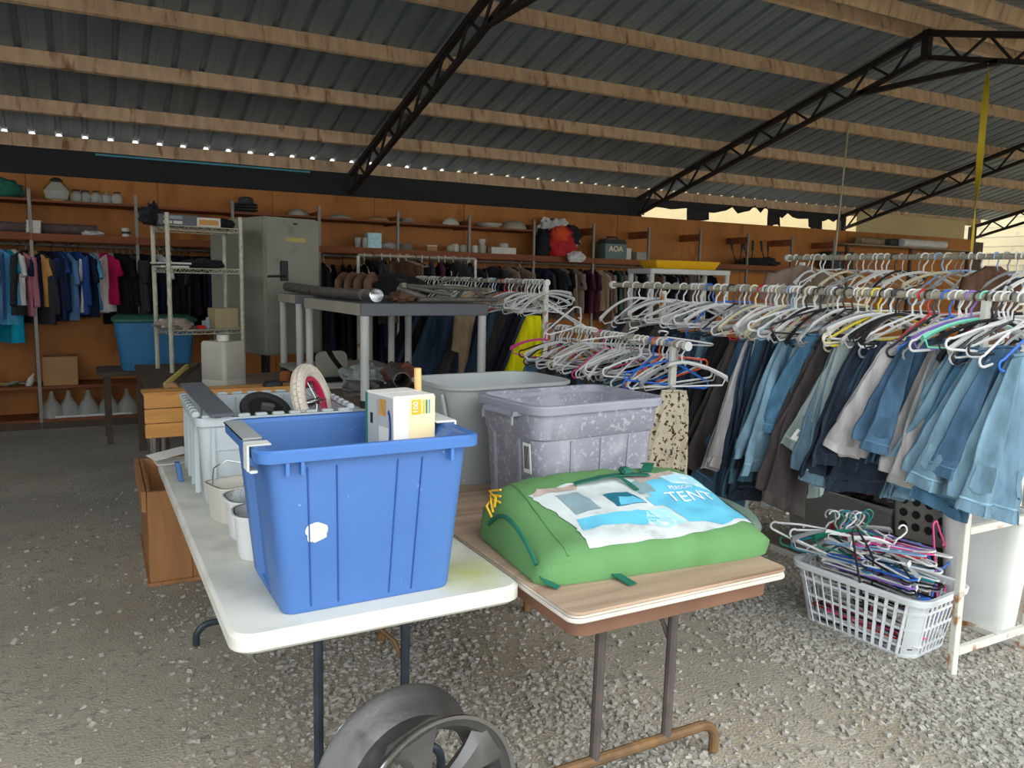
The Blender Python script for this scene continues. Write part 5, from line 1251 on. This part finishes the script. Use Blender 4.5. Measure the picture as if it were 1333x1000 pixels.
def cart(name, label, u, v, sh, w, d, h, m_, dz=.0045, rz=.22, cat='box', parts=()):
    t = thing(name, label, cat, onrack(u, v, sh, dz), rz); MB().box(-w/2, w/2, -d/2, d/2, 0, h).build('case', m_, t, bevel=.003)
    for nm, m2, a in parts: MB().box(a[0], a[1], -d/2-.002, -d/2-.0005, a[2], a[3]).build(nm, m2, t, smooth=0)
    return t
cart('electronic_deck', 'dark electronic deck with pale panels on top of the wire rack', .11, .16, 0, .32, .26, .085, M['pshelf'], parts=(('front_panel', M['labelgrey'], (-.13, .02, .05, .075)), ('front_panel', M['ceramic'], (-.13, -.06, .012, .035)), ('front_panel', M['ceramic'], (-.05, .02, .012, .035)), ))
cart('boxed_item', 'pale box with orange label on top of the wire rack', .345, .10, 0, .20, .14, .075, M['ceramic'], parts=(('orange_label', M['pine'], (-.08, .08, .015, .058)),))
crumple('black_bag', 'black bag hanging over the left end of the wire rack top', 'bag', onrack(-.07, .16, 0), (.08, .09, .09), M['blackcloth'], 51, .5)
crumple('black_bag', 'black folded cloth on the right end of the wire rack top', 'cloth', onrack(.52, .2, 0), (.10, .12, .05), M['blackcloth'], 53, .3)
for k in range(3): cart('magazine', ['lowest pale magazine of the pile on the wire rack', 'dark magazine in the middle of the pile on the wire rack', 'topmost pale magazine of the pile on the wire rack'][k], .07, .16, 1, .22, .28, .014, [M['ceramic'], M['black'], M['ceramic']][k], .0045+.0145*k, .15+.1*k, 'magazine')
crumple('dark_bundle', 'black crumpled bundle on the middle shelf of the wire rack', 'cloth', onrack(.33, .18, 1), (.17, .14, .045), M['blackcloth'], 57, .4)
cart('wooden_box', 'pale wooden box on the lower shelf of the wire rack', .49, .15, 2, .20, .18, .17, mat('pale_box_wood', C(176, 158, 118), .6, var=.12, scale=4, stretch=(4, 4, .4)), parts=())
crumple('paper_heap', 'heap of papers and oddments on the lower shelf of the wire rack', 'papers', onrack(.08, .17, 2), (.14, .14, .05), M['labeltan'], 59, .4)
cart('red_packet', 'small red packet on the lower shelf of the wire rack', .26, .05, 2, .07, .05, .03, M['redcloth'])
tag(MB().lathe([(0, 0), (.022, 0), (.022, .07), (.014, .08), (.014, .095), (0, .095)], 14).build('small_bottle', M['labelgrey'], loc=onrack(.33, .08, 2)), 'small grey-blue bottle on the lower shelf of the wire rack', 'bottle')
tag(MB().lathe([(0, 0), (.03, 0), (.03, .05), (.03, .06), (0, .06)], 14).build('small_jar', M['glass'], loc=onrack(.36, .22, 2)), 'small clear jar on the lower shelf of the wire rack', 'jar')

# jug, scrap wood and roll on the dark table
jg = thing('plastic_jug', 'pale grey square jug with cap standing on the dark table', 'jug', (.83, 5.62, .761), rz=math.radians(38))
MB().loft([rr(.20, .20, .03, 0), rr(.22, .22, .03, .02), rr(.22, .22, .035, .10), rr(.214, .214, .035, .105), rr(.22, .22, .035, .11), rr(.215, .215, .03, .345), rr(.20, .20, .03, .36)]).build('body', M['jug'], jg)
MB().lathe([(.04, .36), (.04, .40), (0, .40)], 16).build('cap', M['ceramic'], jg)
for k, (a, c, m_, lb_) in enumerate((((.42, 5.62, .79), (.70, 6.0, .93), 'darkwood', 'dark timber offcut propped on the dark table'), ((.46, 5.66, .83), (.63, 5.88, .93), 'yellowtape', 'thin yellow-painted stick propped beside the timber offcut'), ((.42, 5.43, .776), (.98, 5.47, .776), 'darkwood', 'flat dark board lying along the dark table'))):
    tag(MB().bar(a, c, .06 if k != 1 else .02, .03).build('timber_offcut', M[m_], bevel=.003), lb_, 'timber')
t = thing('tape_roll', 'cardboard-coloured roll lying among the scrap wood', 'roll', (.50, 5.56, .812), rot=(PI/2, 0, -.3))
MB().loft([[(r*math.cos(a), r*math.sin(a), z) for a in np.linspace(0, 2*PI, 24, endpoint=False)] for r, z in ((.05, 0), (.05, .05), (.022, .05), (.022, 0), (.05, 0))], False, False).build('roll', M['card'], t)
t = thing('power_adapter', 'small black gadget lying on the pine bench top', 'gadget', (1.06, 5.18, .858), rz=.2)
MB().loft([rr(.12, .07, .02, 0), rr(.12, .07, .02, .02), rr(.09, .05, .02, .035)]).build('body', M['black'], t); MB().tube([(.05, 0, .02), (.1, .03, .02), (.12, .08, .008)], .004, 6).build('cable', M['black'], t)
for k in range(2): sheet_('paper_sheet', ['white folded leaflet poking out beside the grey tote', 'cream leaflet under the folded leaflet beside the grey tote'][k], (.31+.02*k, 3.70, TZ+.002+.035*(1-k)), .16, .10, .3-.2*k, M['paper'], 'leaflet', (.05, -.12*(1-k)))
# tote behind the rack
bt = thing('lidded_tote', 'steel-blue tote with dark green lid on the low bench under the wall rail', 'bin', (.60, 8.25, .671))
hollow([(.58, .38, 0), (.59, .39, .015), (.68, .46, .44), (.70, .48, .45)], .006, .05).build('body', M['bluetote'], bt)
MB().loft([rr(.71, .49, .05, .451), rr(.72, .50, .055, .455), rr(.72, .50, .055, .475), rr(.64, .42, .05, .50), rr(.62, .40, .05, .505)]).build('lid', M['greenlid'], bt)

# ================================================================== THINGS ON THE WALL SHELVES
def onx(px, py=290, Y=9.30): return PY(px, py, Y).x
def dome(name, label, px, r, h, m_, mid=False, cat='bowl', group=None, flip=True, Y=9.28):
    x = onx(px); z = (midz if mid else topz)(x)
    pr = [(r*math.cos(a), h*math.sin(a)) for a in np.linspace(0, PI/2*.97, 8)]
    if not flip: pr = [(r*.45, 0)]+[(r*(.5+.5*q), h*q**1.6) for q in np.linspace(.1, 1, 6)]+[(r*.95, h), (r*.4, h*.2)]
    return tag(MB().lathe(pr, 22, cap1=True).build(name, m_, loc=(x, Y, z)), label, cat, group)
def stack(px, r, n, label, mid=False, m_='ceramic', group=None, name='plate', h=.014, Y=9.28):
    x = onx(px); z = (midz if mid else topz)(x); me = MB().lathe([(r*.6, 0), (r*.7, .004), (r, h*.9), (r*.99, h), (r*.6, .006), (0, .006)], 22).mesh(name, M[m_])
    for k in range(n): tag(put(name, me, None, (x, Y, z+k*h*1.02)), label, 'plate', group or label)
def smallbox(px, w, d, h, label, m_, mid=True, cat='box', name='small_box', rz=0., Y=9.28, lid=None):
    x = onx(px); z = (midz if mid else topz)(x); t = thing(name, label, cat, (x, Y, z+.0005), rz)
    MB().box(-w/2, w/2, -d/2, d/2, 0, h).build('case', M[m_], t, bevel=.004)
    MB().box(-w/2-.004, w/2+.004, -d/2-.004, d/2+.004, h+.0005, h+.012).build('lid', M[lid or m_], t, bevel=.003)
    return t
crumple('green_cloth', 'dark green cloth bundle at the left end of the top wall shelf', 'cloth', (onx(2), 9.3, topz(-.6)), (.20, .15, .11), M['greencloth'], 61, .3)
x = onx(76); L_ = thing('brass_lamp', 'brass lamp with clear glass panels on the top wall shelf', 'lamp', (x, 9.3, topz(x)))
MB().lathe([(.10, 0), (.10, .012), (.05, .02), (.0, .02)], 18).build('base', M['brass'], L_)
MB().loft([rr(.20, .20, .02, .02, 2), rr(.24, .24, .02, .10, 2), rr(.10, .10, .02, .19, 2)]).build('glass_body', M['glass'], L_)
for sx in (-1, 1):
    for sy in (-1, 1): MB().tube([(sx*.095, sy*.095, .02), (sx*.118, sy*.118, .10), (sx*.05, sy*.05, .19)], .008, 6).build('brass_edge', M['brass'], L_)
MB().lathe([(.055, .19), (.06, .21), (.03, .235), (0, .24)], 14).build('crown', M['truss'], L_)
for k, px in enumerate((101, 113, 127, 140, 154)):
    x = onx(px); t = thing('glass_globe', 'small frosted glass lamp globe beside the brass lamp', 'lamp globe', (x, 9.3+.03*(k % 2), topz(x)), group='glass globes on the top shelf')
    MB().lathe([(.02, 0), (.05, .015), (.062, .055), (.05, .095), (.03, .11), (.028, .12)], 18).build('globe', M['glass'], t)
    MB().lathe([(.031, .115), (.034, .13), (0, .132)], 14).build('collar', M['brass'] if k == 3 else M['truss'], t)
x = onx(318)
for k in range(4):
    tag(MB().lathe([(.15-.008*k, 0), (.152-.008*k, .008), (.085, .02), (.075, .07), (.05, .085), (0, .087)] if k == 3 else [(.15-.008*k, 0), (.152-.008*k, .008), (.085, .028), (.0, .03)], 24).build('felt_hat', M['felt'], loc=(x+.006*k, 9.28, topz(x)+.031*k)),
        'dark felt hat in a stack on the top wall shelf' if k < 3 else 'topmost dark felt hat with raised crown on the stack', 'hat', 'stacked felt hats')
dome('upturned_bowl', 'olive-grey upturned bowl above the grey cabinet', 388, .12, .085, M['ceramicg'])
dome('low_bowl', 'flat grey bowl right of the grey cabinet on the top shelf', 441, .14, .055, M['ceramicg'])
dome('low_bowl', 'tan upturned basket bowl on the top wall shelf', 492, .13, .06, M['card'])
stack(528, .10, 4, 'pale dinner plate in the stack on the top wall shelf')
dome('upturned_bowl', 'small white upturned bowl on the top wall shelf', 586, .11, .10, M['ceramic'])
dome('serving_platter', 'wide pale serving platter on the top wall shelf', 636, .18, .06, M['ceramic'], flip=False, cat='platter')
dome('upturned_bowl', 'large pale upturned bowl at the end of the top wall shelf', 668, .17, .12, M['ceramicg'])
# mid shelf
t = thing('rolled_rug', 'long rolled grey rug lying on the left wall shelf', 'rug', (onx(60), 9.25, midz(-.2)))
MB().tube([(-.75, 0, .055), (-.2, .01, .055), (.45, .0, .055)], .052, 14).build('roll', mat('rug_weave', C(96, 80, 78), .9, var=.25, scale=20), t)
MB().tube([(-.7, .1, .045), (.3, .11, .045)], .04, 12).build('inner_roll', M['felt'], t)
for k in range(3): smallbox(44+k*.5, .12, .10, .028, ['lowest white carton of the little stack on the left wall shelf', 'middle white carton of the little stack on the left wall shelf', 'top white carton of the little stack on the left wall shelf'][k], 'ceramic', Y=9.16).location.z += .041*k
crumple('white_cloth', 'white folded cloth at the end of the rolled rug', 'cloth', (onx(120), 9.22, midz(.2)), (.10, .08, .03), M['whitecloth'], 65, .4)
x = onx(163); t = thing('mug', 'white mug with dark band on the left wall shelf', 'mug', (x, 9.2, midz(x)), rot=(0, .0, .3))
MB().lathe([(.036, 0), (.04, .005), (.042, .09), (.038, .09), (.035, .01), (0, .01)], 18).build('body', M['ceramic'], t); MB().lathe([(.0412, .03), (.0422, .03), (.0424, .055), (.0414, .055)], 18, cap0=False).build('band', M['black'], t)
for k, px in enumerate((463, 472)):
    x = onx(px); tag(MB().lathe([(.03, 0), (.032, .004), (.038, .12), (.035, .12), (.03, .01), (0, .01)], 16).build('drinking_glass', M['glass'], loc=(x, 9.22, midz(x))), 'clear drinking glass beside the pale blue carton', 'glass', 'drinking glasses on the wall shelf')
smallbox(485, .17, .12, .17, 'pale blue carton on the wall shelf right of the grey cabinet', 'labelpale')
crumple('glassware_heap', 'dull glassware bundle beside the pale blue carton', 'glassware', (onx(505), 9.25, midz(3.2)), (.10, .08, .05), M['glass'], 67, .2)
stack(527, .10, 5, 'cream plate in the stack on the middle wall shelf', True)
smallbox(560, .13, .10, .06, 'small wooden tea box on the middle wall shelf', 'card', lid='ceramic')
for k, (px, h_) in enumerate(((583, .08), (592, .10), (600, .09), (617, .10), (624, .12))):
    x = onx(px); tag(MB().lathe([(.035, 0), (.045, .01), (.048, h_*.6), (.04, h_), (.036, h_), (.03, .02), (0, .015)], 16).build('ceramic_cup', M['ceramic'] if k % 2 else M['ceramicg'], loc=(x, 9.22+.05*(k % 2), midz(x))), 'small pale ceramic cup on the middle wall shelf', 'cup', 'cups on the middle wall shelf')
x = onx(630); tag(MB().lathe([(.045, 0), (.055, .02), (.055, .10), (.035, .13), (.05, .17), (.045, .19), (0, .19)], 18).build('ceramic_vase', M['tub'], loc=(x, 9.35, midz(x))), 'tall cream vase on the middle wall shelf', 'vase')
smallbox(653, .36, .12, .075, 'long white box on the middle wall shelf', 'ceramic')
tag(MB().lathe([(.05, 0), (.07, .02), (.06, .05), (.03, .06), (0, .06)], 16).build('soap_dish', M['ceramic'], loc=(onx(655), 9.28, midz(4.6)+.09)), 'white dish standing on the long white box', 'dish')
# bundle of red, black and white bags
x = onx(722); bz_ = midz(x)
crumple('red_bag', 'red and orange nylon bag pushed onto the wall shelf', 'bag', (x-.02, 9.12, bz_), (.22, .16, .22), M['redcloth'], 71, .35)
crumple('orange_bag', 'bright orange nylon pouch on the upper side of the red bag', 'bag', (x-.07, 9.03, bz_+.20), (.13, .08, .11), M['orangecloth'], 73, .3)
crumple('black_bag', 'black bag pressed against the left of the red bag', 'bag', (x-.25, 9.18, bz_), (.12, .14, .20), M['blackcloth'], 75, .3)
crumple('black_bag', 'black flap over the right top of the red bag', 'bag', (x+.15, 9.10, bz_+.16), (.13, .10, .15), M['blackcloth'], 77, .35)
crumple('white_cloth', 'white cloth draped behind the red bag', 'cloth', (x+.02, 9.34, bz_+.02), (.33, .12, .28), M['whitecloth'], 79, .35)
crumple('white_cloth', 'white cloth corner hanging below the red bag', 'cloth', (x+.16, 9.0, bz_-.07), (.13, .06, .08), M['whitecloth'], 81, .5)
# toolbox with sign
x = onx(792); tb = thing('tool_box', 'slate tool box with pale letters on the wall shelf', 'tool box', (x, 9.2, midz(x)))
MB().loft([rr(.36, .22, .02, 0, 3), rr(.37, .23, .02, .02, 3), rr(.37, .23, .02, .20, 3), rr(.34, .2, .02, .215, 3)]).build('case', M['toolbox'], tb)
MB().loft([rr(.36, .22, .02, .216, 3), rr(.37, .23, .03, .225, 3), rr(.33, .18, .03, .27, 3)]).build('lid', M['felt'], tb)
MB().tube([(-.09, 0, .27), (-.08, 0, .30), (.08, 0, .30), (.09, 0, .27)], .012, 8).build('handle', M['black'], tb)
put('lettering', text_mesh('lettering', 'AOA', .11, M['boxcream'], .003), tb, (-.01, -.118, .135), rot=(PI/2, 0, 0))
smallbox(815, .12, .1, .15, 'plain pale carton next to the slate tool box', 'ceramic')
smallbox(833, .2, .15, .10, 'smoky plastic case next to the pale carton', 'ceramicg')
# hand tools with black handles
for k, px in enumerate((965, 981, 1003)):
    x = onx(px, 320); z = midz(x); t = thing('garden_shears', 'pair of black-handled shears leaning against the plywood', 'shears', (x, 9.35, z), rz=.2*k-.2, group='black-handled shears on the wall shelf')
    for s in (-1, 1):
        MB().tube([(s*.02, .0, .0), (s*.05, .02, .12), (s*.085, .05, .24)], .008, 6).build('blade_arm', M['truss'], t)
        MB().tube([(s*.085, .05, .24), (s*.10, .07, .40)], .017, 8).build('grip', M['black'], t)
crumple('dark_bundle', 'dark tangle of straps on the wall shelf under the shears', 'cloth', (onx(985, 335), 9.22, midz(9.2)), (.40, .14, .07), M['blackcloth'], 83, .5)
smallbox(1092, .5, .3, .28, 'grey panel box on the far wall shelf', 'felt', Y=9.3)
# end of the wall: bundles lying on top of the far shelf
for k, (px, ln, r, m_) in enumerate(((1150, 1.3, .07, 'logs'), (1185, 1.5, .06, 'felt'), (1222, 1.2, .07, 'whitecloth'))):
    x = min(onx(px, 315), 13.6-.2*k); tag(MB().tube([(x-ln/2, 9.3-.1*k, 2.36), (x, 9.32-.1*k, 2.36), (x+ln/2, 9.3-.1*k, 2.36)], r, 12).build('rolled_bundle', M[m_]), ['tan rolled bundle lying on the far end shelf', 'dark rolled bundle lying on the far end shelf', 'white rolled cloth lying on the far end shelf'][k], 'bundle')
t = thing('end_shelf', 'raised timber shelf at the far right end of the plywood wall', 'shelf', (12.9, 9.3, 0))
MB().box(-1.7, 1.7, -.25, .25, 2.27, 2.29).build('shelf_board', M['logs'], t, smooth=0)
for xx in (-1.65, 0, 1.65): MB().box(xx-.025, xx+.025, -.2, -.15, 0, 2.27).build('post', M['darkwood'], t, smooth=0)
# lower shelves on the left
cb_ = carton('cardboard_box', 'brown cardboard box on the low wall shelf under the hanging shirts', 'box', (-.215, 9.26, .431), .31, .24, .285, .0, M['card'])
face_panel(cb_, 'box_flap', M['card'], (-.155, -.12, 0), (1, 0, 0), (0, 0, 1), .035, .31, .15, .285, .006)
for k in range(5):
    tag(MB().tube([(-.82+.03*k, 9.2+.05*math.sin(k), .445), (-.75+.04*k, 9.15+.03*k, .47), (-.66, 9.2+.02*k, .46), (-.6+.02*k, 9.3, .445)], .008, 6).build('garden_hose', [M['yellowtape'], M['greenlid'], M['felt'], M['yellowtape'], M['labelgrey']][k]), ['yellowed', 'green', 'dark grey', 'pale yellow', 'grey-blue'][k]+' cable end lying on the low wall shelf', 'cable')
tag(MB().lathe([(0, 0), (.03, 0), (.03, .08), (.012, .11), (.012, .14), (0, .14)], 14).build('small_bottle', M['tub'], loc=(-.5, 9.2, .431), rot=(.3, .4, 0)), 'cream plastic bottle leaning on the low wall shelf', 'bottle')
for k, px in enumerate((68, 90, 115, 142, 166)):
    x = onx(px, 530); t = thing('lamp_shade', 'pale glass lamp shade standing on the bottom wall shelf', 'lamp shade', (x, 9.25+.03*(k % 2), .096), group='glass lamp shades on the bottom shelf')
    MB().lathe([(.13, 0), (.128, .01), (.075, .13), (.045, .17), (.04, .175)], 22, cap0=False).build('shade', M['glass'], t); MB().lathe([(.045, .17), (.03, .20), (.018, .26), (0, .262)], 14, cap0=False).build('neck', M['ceramicg'], t)
tag(MB().tube([(-.28, 9.12, .11), (.42, 9.115, .11)], .012, 10).build('white_tube', M['whitepl']), 'thin white tube lying in front of the glass lamp shades', 'tube')

# white plastic shelf with yellow tray behind the racks
sx0 = PY(848, 348, 6.3).x; sx1 = PY(952, 350, 6.3).x
t = thing('white_shelf', 'white plastic shelf frame carrying a yellow tray behind the jeans rack', 'shelf', (sx0, 6.3, 0)); w_ = sx1-sx0
slab(w_, .40, .02, 0, .05, .004).build('shelf_top', M['pleg'], t, (w_/2, .2, 1.66))
slab(w_, .40, .02, 0, .05, .004).build('lower_shelf', M['pleg'], t, (w_/2, .2, .9))
for xx in (.03, w_-.03):
    for yy in (.03, .37): MB().tube([(xx, yy, 0), (xx, yy, 1.66)], .028, 12).build('leg', M['pleg'], t)
yt = thing('yellow_tray', 'long yellow plastic tray lying on the white shelf frame', 'tray', (sx0+w_*.5, 6.5, 1.711))
hollow([(w_*.72, .22, 0), (w_*.74, .24, .01), (w_*.82, .30, .085)], .006, .02, 3).build('body', M['yellowbox'], yt)
